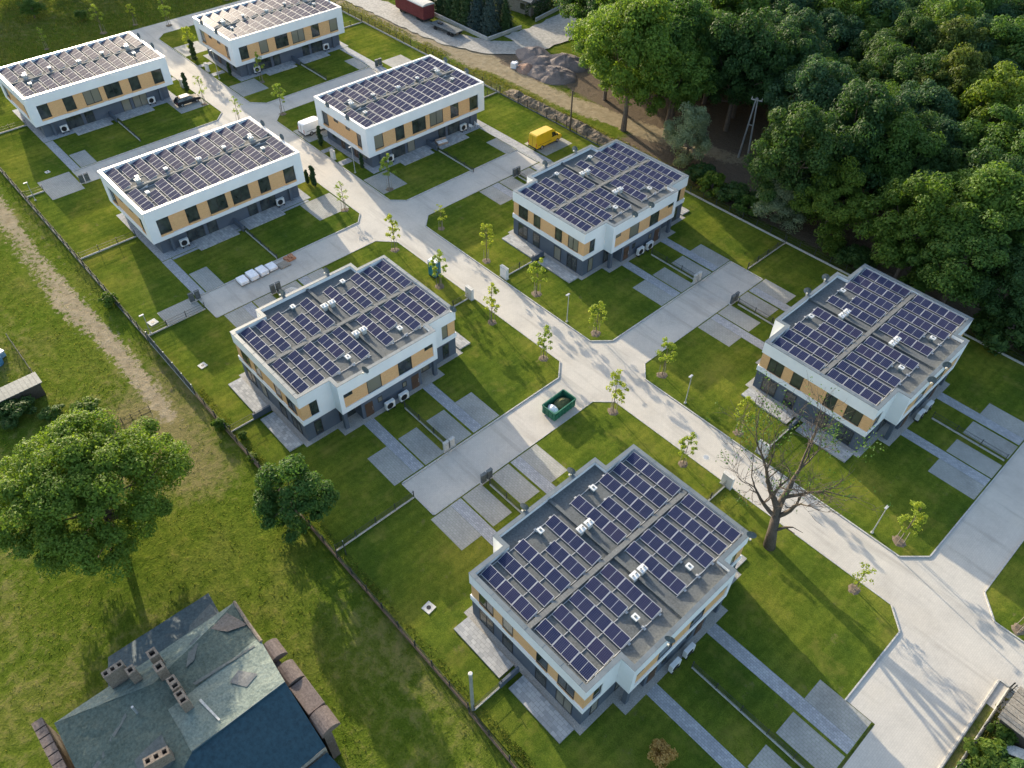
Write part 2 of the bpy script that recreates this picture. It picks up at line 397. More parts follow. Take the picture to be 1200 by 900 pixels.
# ------------------------------------------------------------------ mesh helpers
class MB:
    def __init__(s):
        s.v, s.f, s.m = [], [], []

    def face(s, pts, mi=0):
        i = len(s.v)
        s.v.extend([tuple(p) for p in pts])
        s.f.append(tuple(range(i, i + len(pts))))
        s.m.append(mi)

    def box(s, x0, x1, y0, y1, z0, z1, mi=0, bottom=True):
        x0, x1 = min(x0, x1), max(x0, x1)
        y0, y1 = min(y0, y1), max(y0, y1)
        i = len(s.v)
        s.v.extend([(x0, y0, z0), (x1, y0, z0), (x1, y1, z0), (x0, y1, z0), (x0, y0, z1), (x1, y0, z1), (x1, y1, z1), (x0, y1, z1)])
        fs = [(4, 5, 6, 7), (0, 1, 5, 4), (1, 2, 6, 5), (2, 3, 7, 6), (3, 0, 4, 7)]
        if bottom:
            fs.append((3, 2, 1, 0))
        for f in fs:
            s.f.append(tuple(i + k for k in f))
            s.m.append(mi)
        return s

    def prism(s, poly, z0, z1, mi=0, top=True, bottom=True, top_mi=None):
        n = len(poly)
        i = len(s.v)
        s.v.extend([(x, y, z0) for x, y in poly] + [(x, y, z1) for x, y in poly])
        for k in range(n):
            j = (k + 1) % n
            s.f.append((i + k, i + j, i + n + j, i + n + k))
            s.m.append(mi)
        if top:
            s.f.append(tuple(i + n + k for k in range(n)))
            s.m.append(mi if top_mi is None else top_mi)
        if bottom:
            s.f.append(tuple(i + k for k in reversed(range(n))))
            s.m.append(mi)
        return s

    def ring(s, P, Q, z0, z1, mi=0):
        n = len(P)
        for k in range(n):
            j = (k + 1) % n
            a, b, c, d = P[k], P[j], Q[j], Q[k]
            s.face([(*a, z1), (*b, z1), (*c, z1), (*d, z1)], mi)
            s.face([(*a, z0), (*b, z0), (*b, z1), (*a, z1)], mi)
            s.face([(*c, z0), (*d, z0), (*d, z1), (*c, z1)], mi)
            s.face([(*d, z0), (*c, z0), (*b, z0), (*a, z0)], mi)
        return s

    def tube(s, pts, rad, n=8, mi=0, cap=True):
        pts = [Vector(p) for p in pts]
        if not isinstance(rad, (list, tuple)):
            rad = [rad] * len(pts)
        rings = []
        prev = None
        for k, p in enumerate(pts):
            t = (pts[min(k + 1, len(pts) - 1)] - pts[max(k - 1, 0)]).normalized()
            ref = Vector((0, 0, 1)) if abs(t.z) < 0.9 else Vector((1, 0, 0))
            if prev is not None:
                ref = prev
            a = (ref - t * ref.dot(t))
            if a.length < 1e-5:
                a = t.orthogonal()
            a.normalize()
            prev = a
            b = t.cross(a)
            i = len(s.v)
            for q in range(n):
                an = 2 * math.pi * q / n
                s.v.append(tuple(p + (a * math.cos(an) + b * math.sin(an)) * rad[k]))
            rings.append(i)
        for k in range(len(rings) - 1):
            for q in range(n):
                r = (q + 1) % n
                s.f.append((rings[k] + q, rings[k] + r, rings[k + 1] + r, rings[k + 1] + q))
                s.m.append(mi)
        if cap:
            s.f.append(tuple(rings[-1] + q for q in range(n)))
            s.m.append(mi)
            s.f.append(tuple(rings[0] + q for q in reversed(range(n))))
            s.m.append(mi)
        return s

    def profile(s, pts, x0, x1, mi=0):
        """a (y,z) outline pushed along x"""
        n = len(pts)
        i = len(s.v)
        s.v.extend([(x0, y, z) for y, z in pts] + [(x1, y, z) for y, z in pts])
        for k in range(n):
            j = (k + 1) % n
            s.f.append((i + k, i + n + k, i + n + j, i + j))
            s.m.append(mi)
        s.f.append(tuple(i + k for k in range(n)))
        s.m.append(mi)
        s.f.append(tuple(i + n + k for k in reversed(range(n))))
        s.m.append(mi)
        return s

    def mesh(s, name, mats, smooth=False, bevel=0.0, fix=True):
        me = bpy.data.meshes.new(name)
        me.from_pydata(s.v, [], s.f)
        for mm in (mats if isinstance(mats, (list, tuple)) else [mats]):
            me.materials.append(mm)
        me.polygons.foreach_set('material_index', s.m)
        if smooth:
            me.polygons.foreach_set('use_smooth', [True] * len(s.f))
        if fix:
            bm = bmesh.new()
            bm.from_mesh(me)
            bmesh.ops.recalc_face_normals(bm, faces=bm.faces)
            if bevel:
                bmesh.ops.remove_doubles(bm, verts=bm.verts, dist=0.0005)
                es = [e for e in bm.edges if len(e.link_faces) == 2 and e.calc_face_angle(0) > 0.5]
                bmesh.ops.bevel(bm, geom=es, offset=bevel, segments=2, affect='EDGES', profile=0.5)
            bm.to_mesh(me)
            bm.free()
        me.update()
        return me

    def build(s, name, mats, parent=None, loc=(0, 0, 0), rot=(0, 0, 0), smooth=False, bevel=0.0, fix=True):
        return link(name, s.mesh(name, mats, smooth, bevel, fix), parent, loc, rot)

def link(name, me, parent=None, loc=(0, 0, 0), rot=(0, 0, 0)):
    o = bpy.data.objects.new(name, me)
    COL.objects.link(o)
    o.location = loc
    o.rotation_euler = rot
    if parent:
        o.parent = parent
    return o

def tag(o, label=None, cat=None, group=None, kind=None):
    for k, v in (('label', label), ('category', cat), ('group', group), ('kind', kind)):
        if v:
            o[k] = v
    return o

def thing(name, label, cat, loc=(0, 0, 0), rz=0.0, group=None, scale=1.0):
    o = bpy.data.objects.new(name, None)
    COL.objects.link(o)
    o.location = loc
    o.rotation_euler = (0, 0, rz)
    o.empty_display_size = 0.3
    if scale != 1.0:
        o.scale = (scale,) * 3
    return tag(o, label, cat, group)

KIDS = {}
def kids(o):
    return [c for c in o.children]

def copy_tree(o, parent=None):
    c = o.copy()
    COL.objects.link(c)
    c.parent = parent
    for ch in kids(o):
        copy_tree(ch, c)
    return c

def inset(P, d):
    n = len(P)
    out = []
    for k in range(n):
        p0, p1, p2 = Vector(P[k - 1]), Vector(P[k]), Vector(P[(k + 1) % n])
        e1 = (p1 - p0).normalized()
        e2 = (p2 - p1).normalized()
        n1 = Vector((-e1.y, e1.x))
        n2 = Vector((-e2.y, e2.x))
        kk = 1 + n1.dot(n2)
        out.append(tuple(p1 + (n1 + n2) * (d / kk)))
    return out

# ------------------------------------------------------------------ facade parts (shared meshes)
_wc = {}
FACE_ROT = {'y-': 0.0, 'x+': R(90), 'y+': R(180), 'x-': R(-90)}

_cc = {}
def clad(parent, face, base, s0, s1, d1, z0, z1, name='cladding'):
    key = (round(s1 - s0, 3), round(d1, 3), round(z1 - z0, 3))
    if key not in _cc:
        mb = MB()
        mb.box(-(s1 - s0) / 2, (s1 - s0) / 2, -d1, 0, 0, z1 - z0)
        _cc[key] = mb.mesh(name, M['clad'])
    link(name, _cc[key], parent, face_pt(face, base, (s0 + s1) / 2, 0, z0), (0, 0, FACE_ROT[face]))

def face_pt(face, base, s, d, z):
    if face == 'y-':
        return (s, -(base + d), z)
    if face == 'y+':
        return (s, base + d, z)
    if face == 'x+':
        return (base + d, s, z)
    return (-(base + d), s, z)

def fbox(mb, face, base, s0, s1, d0, d1, z0, z1, mi=0):
    a = face_pt(face, base, s0, d0, z0)
    b = face_pt(face, base, s1, d1, z1)
    mb.box(a[0], b[0], a[1], b[1], z0, z1, mi)

def window(parent, face, base, s, z, w, h, mull=1, name='window', proud=0.07):
    key = (round(w, 2), round(h, 2), mull, round(proud, 2))
    if key not in _wc:
        f = MB()
        b = 0.075
        y0, y1 = -proud, 0.02
        f.box(-w / 2, -w / 2 + b, y0, y1, 0, h)
        f.box(w / 2 - b, w / 2, y0, y1, 0, h)
        f.box(-w / 2 + b, w / 2 - b, y0, y1, 0, b)
        f.box(-w / 2 + b, w / 2 - b, y0, y1, h - b, h)
        for q in range(mull):
            x = -w / 2 + (q + 1) * w / (mull + 1)
            f.box(x - b * .55, x + b * .55, y0, y1, b, h - b)
        g = MB()
        g.box(-w / 2 + b * .5, w / 2 - b * .5, -proud * 0.55, 0.0, b * .5, h - b * .5)
        _wc[key] = (f.mesh('window', M['dark_frame']), g.mesh('pane', M['glass']))
    fm, gm = _wc[key]
    o = link(name, fm, parent, face_pt(face, base, s, 0, z), (0, 0, FACE_ROT[face]))
    link('pane', gm, o)
    return o

_dc = {}
def door(parent, face, base, s, z, w=1.05, h=2.1):
    key = (w, h)
    if key not in _dc:
        f = MB()
        f.box(-w / 2, w / 2, -0.05, 0.02, 0, h)
        f.box(-w / 2 + .12, w / 2 - .12, -0.065, -0.05, .12, .95)
        f.box(-w / 2 + .12, w / 2 - .12, -0.065, -0.05, 1.1, h - .12)
        g = MB()
        g.tube([(w / 2 - .14, -.13, .75), (w / 2 - .14, -.13, 1.35)], 0.02, 6)
        g.box(w / 2 - .155, w / 2 - .125, -.13, -.05, .8, .83)
        g.box(w / 2 - .155, w / 2 - .125, -.13, -.05, 1.27, 1.3)
        _dc[key] = (f.mesh('door', M['brown']), g.mesh('handle', M['alu']))
    fm, gm = _dc[key]
    o = link('door', fm, parent, face_pt(face, base, s, 0, z), (0, 0, FACE_ROT[face]))
    link('handle', gm, o)

# solar panel: lower edge on y=0, leaning up towards +y
PW, PD, TILT = 1.99, 1.24, R(15)
def panel_mesh():
    mb = MB()
    mb.box(-PW / 2, PW / 2, 0, PD, 0, 0.04, 0)
    for x0, x1 in ((-PW / 2 + .045, -.022), (.022, PW / 2 - .045)):
        mb.face([(x0, .045, .0425), (x1, .045, .0425), (x1, PD - .045, .0425), (x0, PD - .045, .0425)], 1)
    return mb.mesh('solar_panel', [M['alu'], M['cells']])
PANEL = panel_mesh()

def rail_mesh(rows, z_low):
    """one aluminium rail on the roof, with a raked stand under the end of each row"""
    mb = MB()
    y0, y1 = min(rows) - 0.1, max(rows) + PD + 0.05
    mb.box(-.025, .025, y0, y1, 0.015, 0.075)
    t = math.tan(TILT)
    for y in rows:
        a, b = y + .06, y + PD - .12
        za, zb = 0.09, 0.06 + (PD - .12) * t
        mb.face([(-.022, a, .075), (-.022, b, .075), (-.022, b, zb), (-.022, a, za)])
        mb.face([(.022, a, .075), (.022, b, .075), (.022, b, zb), (.022, a, za)])
        mb.face([(-.022, a, za), (.022, a, za), (.022, b, zb), (-.022, b, zb)])
        mb.face([(-.022, b, .075), (.022, b, .075), (.022, b, zb), (-.022, b, zb)])
        mb.box(-.22, .22, y + PD - .5, y + PD - .25, 0.078, 0.14)
    return mb.mesh('mounting_rail', M['alu'])

def solar_field(root, roof_z, quads, sy=1.0):
    """quads: list of (x_start, [row y...], {row index: missing columns})"""
    for x0, rows, miss in quads:
        rm = rail_mesh(rows, roof_z)
        for c in range(4):
            link('mounting_rail', rm, root, (x0 + c * (PW + .03) - .015, 0, roof_z))
        for k, y in enumerate(rows):
            for c in range(3):
                if c in miss.get(k, ()):
                    continue
                link('solar_panel', PANEL, root, (x0 + c * (PW + .03) + PW / 2, y, roof_z + .115), (TILT, 0, 0)).scale = (1, sy, 1)

def roof_vent():
    mb = MB()
    mb.box(-.17, .17, -.17, .17, 0, .55, 1)
    mb.box(-.30, .30, -.26, .26, .55, .72, 0)
    mb.box(-.12, .12, -.10, .10, .72, .76, 1)
    return mb.mesh('roof_vent', [M['white_metal'], M['dish']])
def chimney_mesh():
    mb = MB()
    mb.box(-.30, .30, -.26, .26, 0, .62, 1)
    mb.box(-.40, .40, -.34, .34, .62, .72, 0)
    for x in (-.2, .2):
        mb.box(x - .1, x + .1, -.1, .1, .72, .84, 0)
        mb.box(x - .06, x + .06, -.06, .06, .842, .85, 2)
    return mb.mesh('chimney', [M['white_metal'], M['plinth'], M['black']])
VENT = roof_vent()
CHIM = chimney_mesh()

def dish_mesh():
    mb = MB()
    mb.tube([(0, .12, -.55), (0, .12, .45)], .03, 6, 1)
    rings = []
    n = 16
    for r, d in ((0.02, .1), (.2, .08), (.36, .02), (.46, -.05)):
        rings.append([(r * math.cos(2 * math.pi * q / n), d, .32 + r * 1.08 * math.sin(2 * math.pi * q / n)) for q in range(n)])
    for a, b in zip(rings, rings[1:]):
        for q in range(n):
            w = (q + 1) % n
            mb.face([a[q], a[w], b[w], b[q]], 0)
    mb.tube([(0, -.02, -.12), (0, -.48, .2)], .018, 5, 1)
    mb.box(-.09, .09, -.6, -.44, .14, .32, 2)
    return mb.mesh('satellite_dish', [M['dish'], M['galv'], M['beige']], fix=False)
DISH = dish_mesh()

# ------------------------------------------------------------------ the nearly square houses
PA = [(-7.08, -10.83), (7.08, -10.83), (7.08, -6.73), (8.52, -6.73), (8.52, 6.73), (7.08, 6.73), (7.08, 10.83),
      (-7.08, 10.83), (-7.08, 6.73), (-8.52, 6.73), (-8.52, -6.73), (-7.08, -6.73)]

def make_house_a():
    root = thing('house', 'x', 'house', (0, 0, 0), 0, 'square plan duplex houses with solar roofs')
    ZB, Z0, Z1, ZT, ZR = 2.8, 3.5, 5.6, 7.2, 6.72
    # ground floor: body, porches cut out of the four corners of the middle block
    g = MB()
    gx, gy = 6.96, 10.71
    g.box(-gx, gx, -gy, gy, 0, ZB)
    for sx in (-1, 1):
        g.box(sx * gx, sx * 8.40, -4.25, 4.25, 0, ZB)
        for sy in (-1, 1):
            g.box(sx * 7.95, sx * 8.40, sy * 6.15, sy * 6.61, 0, ZB)
    wall_g = g.build('ground_floor_wall', M['grey_wall'], root)
    a = MB()
    a.prism(inset(PA, -0.5), 0.0, 0.115)
    a.build('gravel_apron', M['apron'], root)
    # upper floor
    u = MB()
    core = inset(PA, 0.16)
    u.prism(PA, ZB, Z0)
    u.prism(core, Z0, Z1, top=False, bottom=False)
    u.prism(PA, Z1, 6.7)
    for sx in (-1, 1):
        for sy in (-1, 1):
            u.box(sx * 6.92, sx * 7.08, sy * 6.73, sy * 8.65, Z0, Z1)
            u.box(sx * 6.92, sx * 8.36, sy * 6.57, sy * 6.73, Z0, Z1)
            u.box(sx * 8.36, sx * 8.52, sy * 6.2, sy * 6.73, Z0, Z1)
    u.build('upper_wall', M['white'], root)
    par = MB()
    par.ring(PA, inset(PA, 0.36), 6.7, 7.2)
    po = par.build('parapet', M['white'], root)
    cap = MB()
    cap.ring(inset(PA, -0.04), inset(PA, 0.40), 7.2, 7.25)
    # sheet joints standing slightly proud
    for sx in (-1, 1):
        for k in range(-3, 4):
            cap.box(sx * 8.14, sx * 8.565, k * 1.95 - .03, k * 1.95 + .03, 7.25, 7.265)
    for sy in (-1, 1):
        for k in range(-3, 4):
            cap.box(k * 2.1 - .03, k * 2.1 + .03, sy * 10.45, sy * 10.875, 7.25, 7.265)
    cap.build('parapet_cap', M['cap'], po)
    rf = MB()
    rf.prism(inset(PA, 0.36), 6.701, ZR)
    ro = rf.build('roof', M['roof'], root)
    d = MB()
    d.box(-.24, .24, -10.4, 10.4, ZR + .003, 7.02)
    d.build('fire_wall', M['roof_pale'], root)
    d = MB()
    for sx in (-1, 1):
        d.box(sx * .27, sx * 8.1, -.17, .17, ZR + .003, 6.98)
    d.build('dividing_upstand', M['roof'], root)
    for x, y in ((-6.05, 3.85), (-6.0, -3.2), (5.5, 3.9), (5.5, -3.25)):
        link('roof_vent', VENT, ro, (x, y, ZR))
    for x in (-3.6, 2.85):
        for y in (.66, -.36):
            link('chimney', CHIM, ro, (x, y, ZR), (0, 0, R(90)))
    up = [9.0, 7.05, 5.1, 3.15, 1.2]
    lo = [-10.0, -8.05, -6.05, -4.1, -2.15]
    solar_field(root, ZR, [(-6.5, up, {3: (0,)}), (-6.5, lo, {3: (0,)}), (.42, up, {3: (2,)}), (.42, lo, {3: (2,)})])
    # cladding and windows
    c = MB()
    hz = Z1 - Z0
    for face, base, lim in (('y-', 10.67, 6.97), ('y+', 10.67, 6.97)):
        seq = [('c', 1.06), ('w', 1.9), ('c', 1.2), ('n', 1.35), ('c', 2.92), ('n', 1.35), ('c', 1.2), ('w', 1.9), ('c', 1.06)]
        s = -lim
        for k, w in seq:
            if k == 'c':
                clad(root, face, base, s, s + w, .05, Z0 + .001, Z1 - .001)
            else:
                clad(root, face, base, s, s + w, .14, Z0 + .001, Z0 + .03, 'timber_sill')
                window(root, face, base, s + w / 2, Z0 + .03, w, hz - .03, 1 if k == 'w' else 0)
                window(root, face, 10.71, s + w / 2, .3, w, 2.15, 1 if k == 'w' else 0, 'french_window', .05)
            s += w
    for face in ('x+', 'x-'):
        for sy in (-1, 1):
            ys = sorted((sy * 10.665, sy * 9.6))
            clad(root, face, 6.92, ys[0], ys[1], .05, Z0 + .001, Z1 - .001)
            window(root, face, 6.92, sy * 9.13, Z0 + .03, .94, hz - .03, 0)
            window(root, face, 6.96, sy * 9.13, .3, .94, 2.15, 0, 'french_window', .05)
        seq = [('s', 1.1), ('c', 1.75), ('w', 1.75), ('c', 3.2 - 1.0), ('w', 1.75), ('c', 1.75), ('s', 1.1)]
        tot = sum(w for _, w in seq)
        s = -6.2
        scale = 12.4 / tot
        for k, w in seq:
            w *= scale
            if k == 'w':
                window(root, face, 8.36, s + w / 2, Z0 + .03, w, hz - .03, 0)
            else:
                if k == 's':
                    clad(root, face, 8.36, s, s + w, .05, Z0 + .001, Z1 - .62)
                    window(root, face, 8.36, s + w / 2, Z1 - .62, w, .61, 0)
                else:
                    clad(root, face, 8.36, s, s + w, .05, Z0 + .001, Z1 - .001)
            s += w
        for sy in (-1, 1):
            window(root, face, 6.96, sy * 5.4, .2, 2.1, 2.35, 1, 'porch_glazing', .05)
            door(root, face, 8.40, sy * 3.3, .13)
            window(root, face, 8.40, sy * 1.75, 1.35, .6, .8, 0, 'window', .05)
    # patio slabs, one to each flat
    for sy in (-1, 1):
        for sx in (-1, 1):
            p = MB()
            p.box(sx * .62, sx * 6.9, sy * 11.36, sy * 13.1, 0, .28)
            p.build('patio', M['patio'], root)
        b = MB()
        b.box(-.12, .12, sy * 11.36, sy * 13.6, 0, .95)
        b.build('patio_screen', M['grey_wall'], root)
    return root

def add_dishes(root, pts, az):
    for x, y, z in pts:
        link('satellite_dish', DISH, root, (x, y, z), (0, 0, az))

HA = make_house_a()
A_POS = [(-63.75, 76.6), (-63.6, 32.5), (-21.45, 76.8), (-21.45, 32.55)]
A_LAB = ['orange and white square house standing beside the yellow van',
         'orange and white square house between the wrapped pallets and the green skip',
         'orange and white square house at the edge of the wood, partly behind the bare tree',
         'nearest square house, its whole solar roof seen from above, next to the bare tree trunk']
A_HOUSES = []
for i, (x, y) in enumerate(A_POS):
    h = HA if i == 0 else copy_tree(HA)
    h.location = (x, y, 0)
    h['label'] = A_LAB[i]
    A_HOUSES.append(h)
HA_D = [
    [(-8.75, -2.85, 7.35), (-8.75, 3.4, 7.35), (8.75, -2.9, 7.35), (8.75, .5, 7.35)],
    [(-8.75, -2.85, 7.35), (-8.75, 3.4, 7.35), (8.75, -3.1, 7.35), (7.3, 10.4, 7.35)],
    [(-8.75, .2, 7.35), (-8.75, 4.2, 7.35), (8.75, -2.9, 7.35), (8.75, .5, 7.35)],
    [(-8.75, -2.6, 7.35), (-8.75, 3.6, 7.35), (8.75, -2.75, 7.35), (7.3, 10.5, 7.35)]]
for h, d in zip(A_HOUSES, HA_D):
    add_dishes(h, d, R(22))

# ------------------------------------------------------------------ the long houses with the overhanging white box
def make_house_b():
    root = thing('house', 'x', 'house', (0, 0, 0), 0, 'long white boxed houses with solar roofs')
    X, Y = 7.33, 12.2
    ZB, Z0, Z1, ZR = 2.6, 3.2, 5.9, 7.05
    g = MB()
    g.box(-6.7, 6.45, -11.2, 11.2, 0, ZB)
    for s in (-1, 1):
        g.box(6.45, 6.95, s * 9.6 - .2, s * 9.6 + .2, 0, ZB)
    g.build('ground_floor_wall', M['grey_wall'], root)
    a = MB()
    a.box(-7.3, 8.05, -12.2, 12.2, 0, .115)
    a.build('paved_apron', M['path'], root)
    P = [(-X, -Y), (X, -Y), (X, Y), (-X, Y)]
    u = MB()
    u.prism(P, ZB, Z0)
    u.prism(inset(P, .26), Z0, Z1, top=False, bottom=False)
    u.prism(P, Z1, 7.0)
    # corner piers round the strip windows
    for sy in (-1, 1):
        u.box(X - .26, X, sy * 10.85, sy * Y, Z0, Z1)
        u.box(-X, -X + .26, sy * 10.85, sy * Y, Z0, Z1)
        for sx in (-1, 1):
            u.box(sx * 5.7, sx * (X - .26), sy * (Y - .26), sy * Y, Z0, Z1)
    u.build('upper_wall', M['white'], root)
    par = MB()
    par.ring(P, inset(P, .34), 7.0, 7.55)
    po = par.build('parapet', M['white'], root)
    cap = MB()
    cap.ring(inset(P, -.04), inset(P, .38), 7.55, 7.6)
    cap.build('parapet_cap', M['cap_white'], po)
    rf = MB()
    rf.prism(inset(P, .34), 7.001, ZR)
    ro = rf.build('roof', M['roof'], root)
    d = MB()
    d.box(-.24, .12, -11.8, 11.8, ZR + .003, 7.4)
    d.build('fire_wall', M['roof_pale'], root)
    rows = [-11.45 + 1.98 * k for k in range(12)]
    solar_field(root, ZR, [(-6.78, rows, {1: (2,), 10: (2,)}), (.55, rows, {1: (0,), 10: (0,)})], 1.2)
    for y in (-9.0, 8.9):
        link('chimney', CHIM, ro, (-1.15, y, ZR), (0, 0, R(90)))
        link('roof_vent', VENT, ro, (-2.0, y + .3, ZR))
        link('roof_vent', VENT, ro, (3.6, y - .55, ZR + .45))
    link('chimney', CHIM, ro, (-.75, .1, ZR), (0, 0, R(90)))
    link('roof_vent', VENT, ro, (-1.0, 4.4, ZR + .2))
    link('roof_vent', VENT, ro, (-1.0, -4.8, ZR + .2))
    c = MB()
    hz = Z1 - Z0
    seq = [('n', 1.8), ('c', 2.45), ('n', 1.75), ('c', 1.65), ('w', 2.75), ('c', .9), ('w', 2.75), ('c', 1.65), ('n', 1.75), ('c', 2.45), ('n', 1.8)]
    tot = sum(w for _, w in seq)
    for face in ('x+', 'x-'):
        s = -10.85
        for k, w in seq:
            w *= 21.7 / tot
            if k == 'c':
                clad(root, face, X - .26, s, s + w, .06, Z0 + .001, Z1 - .001)
            else:
                clad(root, face, X - .26, s, s + w, .22, Z0 + .001, Z0 + .3, 'timber_sill')
                window(root, face, X - .26, s + w / 2, Z0 + .3, w, hz - .3, 1 if k == 'w' else 0, 'window', .08)
            s += w
    for face in ('y-', 'y+'):
        for s, w, k in ((-5.7, 1.5, 'n'), (-4.2, 1.9, 'c'), (-2.3, 1.2, 's'), (-1.1, 2.2, 'c'), (1.1, 1.2, 's'), (2.3, 1.9, 'c'), (4.2, 1.5, 'n')):
            if k == 'n':
                clad(root, face, Y - .26, s, s + w, .22, Z0 + .001, Z0 + .3, 'timber_sill')
                window(root, face, Y - .26, s + w / 2, Z0 + .3, w, hz - .3, 0, 'window', .08)
            elif k == 's':
                clad(root, face, Y - .26, s, s + w, .06, Z0 + .001, Z1 - .72)
                window(root, face, Y - .26, s + w / 2, Z1 - .72, w, .71, 0, 'window', .08)
            else:
                clad(root, face, Y - .26, s, s + w, .06, Z0 + .001, Z1 - .001)
    for s in (-1, 1):
        window(root, 'x+', 6.45, s * 5.9, .15, 2.6, 2.2, 1, 'patio_door', .06)
        window(root, 'x+', 6.45, s * 3.3, .15, 1.5, 2.2, 0, 'patio_door', .06)
        window(root, 'y-', 11.2, s * 4.4, .9, 1.2, 1.2, 0, 'window', .06)
        door(root, 'y-', 11.2, s * 1.9, .13)
        p = MB()
        p.box(6.5, 9.4, s * .75, s * 6.9, 0.0, .2)
        p.build('patio', M['patio'], root)
    b = MB()
    b.box(6.5, 9.2, -.1, .1, 0, 1.1)
    b.build('patio_screen', M['grey_wall'], root)
    return root

HB = make_house_b()
B_POS = [(-150.8, 36.4), (-149.4, 72.7), (-106.6, 36.5), (-105.75, 72.2)]
B_LAB = ['long white house beside the black car, cut by the left edge',
         'farthest long white house, across the street from the black car',
         'long white house in front of the wrapped white pallets',
         'long white house with the white van parked at its street end']
B_HOUSES = []
for i, (x, y) in enumerate(B_POS):
    h = HB if i == 0 else copy_tree(HB)
    h.location = (x, y, 0)
    h['label'] = B_LAB[i]
    B_HOUSES.append(h)
for k in (1, 3):
    add_dishes(B_HOUSES[k], [(-2.8, -12.42, 7.6), (2.9, -12.42, 7.6), (-3.2, 12.42, 7.6), (2.6, 12.42, 7.6)], R(15))
for k in (0, 2):
    add_dishes(B_HOUSES[k], [(-3.5, 12.42, 7.6), (2.2, 12.42, 7.6)], R(15))

# ------------------------------------------------------------------ ground
def seg_d(px, py, pts):
    best = 1e9
    for (ax, ay), (bx, by) in zip(pts, pts[1:]):
        dx, dy = bx - ax, by - ay
        t = max(0, min(1, ((px - ax) * dx + (py - ay) * dy) / (dx * dx + dy * dy)))
        best = min(best, math.hypot(px - ax - t * dx, py - ay - t * dy))
    return best
TRACK = [(-175, 13.2), (-140, 12.6), (-128, 12.1), (-113, 11.1), (-101, 11.5), (-88, 12.0), (-79, 12.3), (-70.5, 11.6)]
TRACK2 = [(-135, 10.2), (-118, 9.2), (-104, 9.6), (-92, 10.6), (-84, 11.6)]
DIRT = [(-185, 97), (-155, 98.6), (-137, 99.2), (-124, 100.4), (-109, 101), (-96, 101.3), (-86, 102.5), (-74, 104.5), (-64, 107), (-55, 110)]
def smooth(a, b, x):
    t = max(0, min(1, (x - a) / (b - a)))
    return t * t * (3 - 2 * t)
def in_estate(x, y):
    return -178.5 < x < 8.5 and 15.6 < y < 94.3
def cover(x, y):
    bare = max(1 - seg_d(x, y, TRACK) / 2.5, .8 - seg_d(x, y, TRACK2) / 1.6 if x < -80 else 0, 0)
    bare = max(bare, 0) * 0.95
    if y > 94:
        bare = max(bare, 1.15 * (1 - smooth(1.2, 3.4, seg_d(x, y, DIRT))))
        if x > -70:
            bare *= smooth(-40, -72, x) * .75 + .0
    fl = 0.0
    if y > 97:
        fl0 = (1 - smooth(.6, 1.0, math.hypot((x + 112) / 13, (y - 106) / 7)))
    else:
        fl0 = 0
    if y > 94:
        fl = smooth(-112, -96, x) * smooth(102.5, 108, y + (x + 100) * .06)
        fl = max(fl, smooth(-106, -103, x) * smooth(-60, -80, x) * (1 - smooth(1.5, 3.0, abs(y - 95.6))))
        fl = max(fl, smooth(-84, -74, x) * smooth(95, 97, y), fl0)
        if x < -114:
            bare = max(bare, .8 * (1 - smooth(2.5, 5.5, abs(y - 100.5))))
    if x < -178.5 and -20 < y < 120:
        fl = .36
    if 13.4 < y < 15.7 and x < -72:
        fl = .40
    if x > 8.7 and y < 52:
        fl = .42
    dry = .35 + .55 * NZ(x * .045, y * .045, 3.1)
    if y < 15.6 and x > -110:
        dry += .10
        dry += .45 * max(0, 1 - seg_d(x, y, [(-72, 8), (-64, 9), (-60, 11)]) / 6)
    if y > 94 or x < -178:
        dry -= .1
    return (max(0, min(1, bare)), max(0, min(1, fl)), max(0, min(1, dry)), 1)
def relief(x, y):
    if in_estate(x, y):
        return 0.0
    d = max(-178.5 - x, x - 8.5, 15.6 - y, y - 94.3)
    k = smooth(0, 3, d)
    return k * (.10 * NZ(x * .12, y * .12) + .05 * NZ(x * .4, y * .4, 5))

def steps(a, b, s):
    return [a + s * k for k in range(int(round((b - a) / s)) + 1)]
gxs = [-3500, -1500, -700, -420, -320] + steps(-270, 60, 2.0) + [90, 160, 300, 700, 1500, 3500]
gys = [-3500, -1500, -600, -260, -120] + steps(-40, 260, 2.0) + [320, 440, 700, 1500, 3500]
gv = [(x, y, relief(x, y) if abs(x) < 400 and abs(y) < 400 else 0) for y in gys for x in gxs]
nx = len(gxs)
gf = [(j * nx + i, j * nx + i + 1, (j + 1) * nx + i + 1, (j + 1) * nx + i) for j in range(len(gys) - 1) for i in range(nx - 1)]
gme = bpy.data.meshes.new('ground')
gme.from_pydata(gv, [], gf)
gme.materials.append(M['ground'])
att = gme.color_attributes.new('cover', 'FLOAT_COLOR', 'POINT')
for i, v in enumerate(gv):
    att.data[i].color = cover(v[0], v[1]) if abs(v[0]) < 420 and abs(v[1]) < 420 else (0, 0, .3, 1)
gme.polygons.foreach_set('use_smooth', [True] * len(gf))
tag(link('ground', gme), kind='structure')

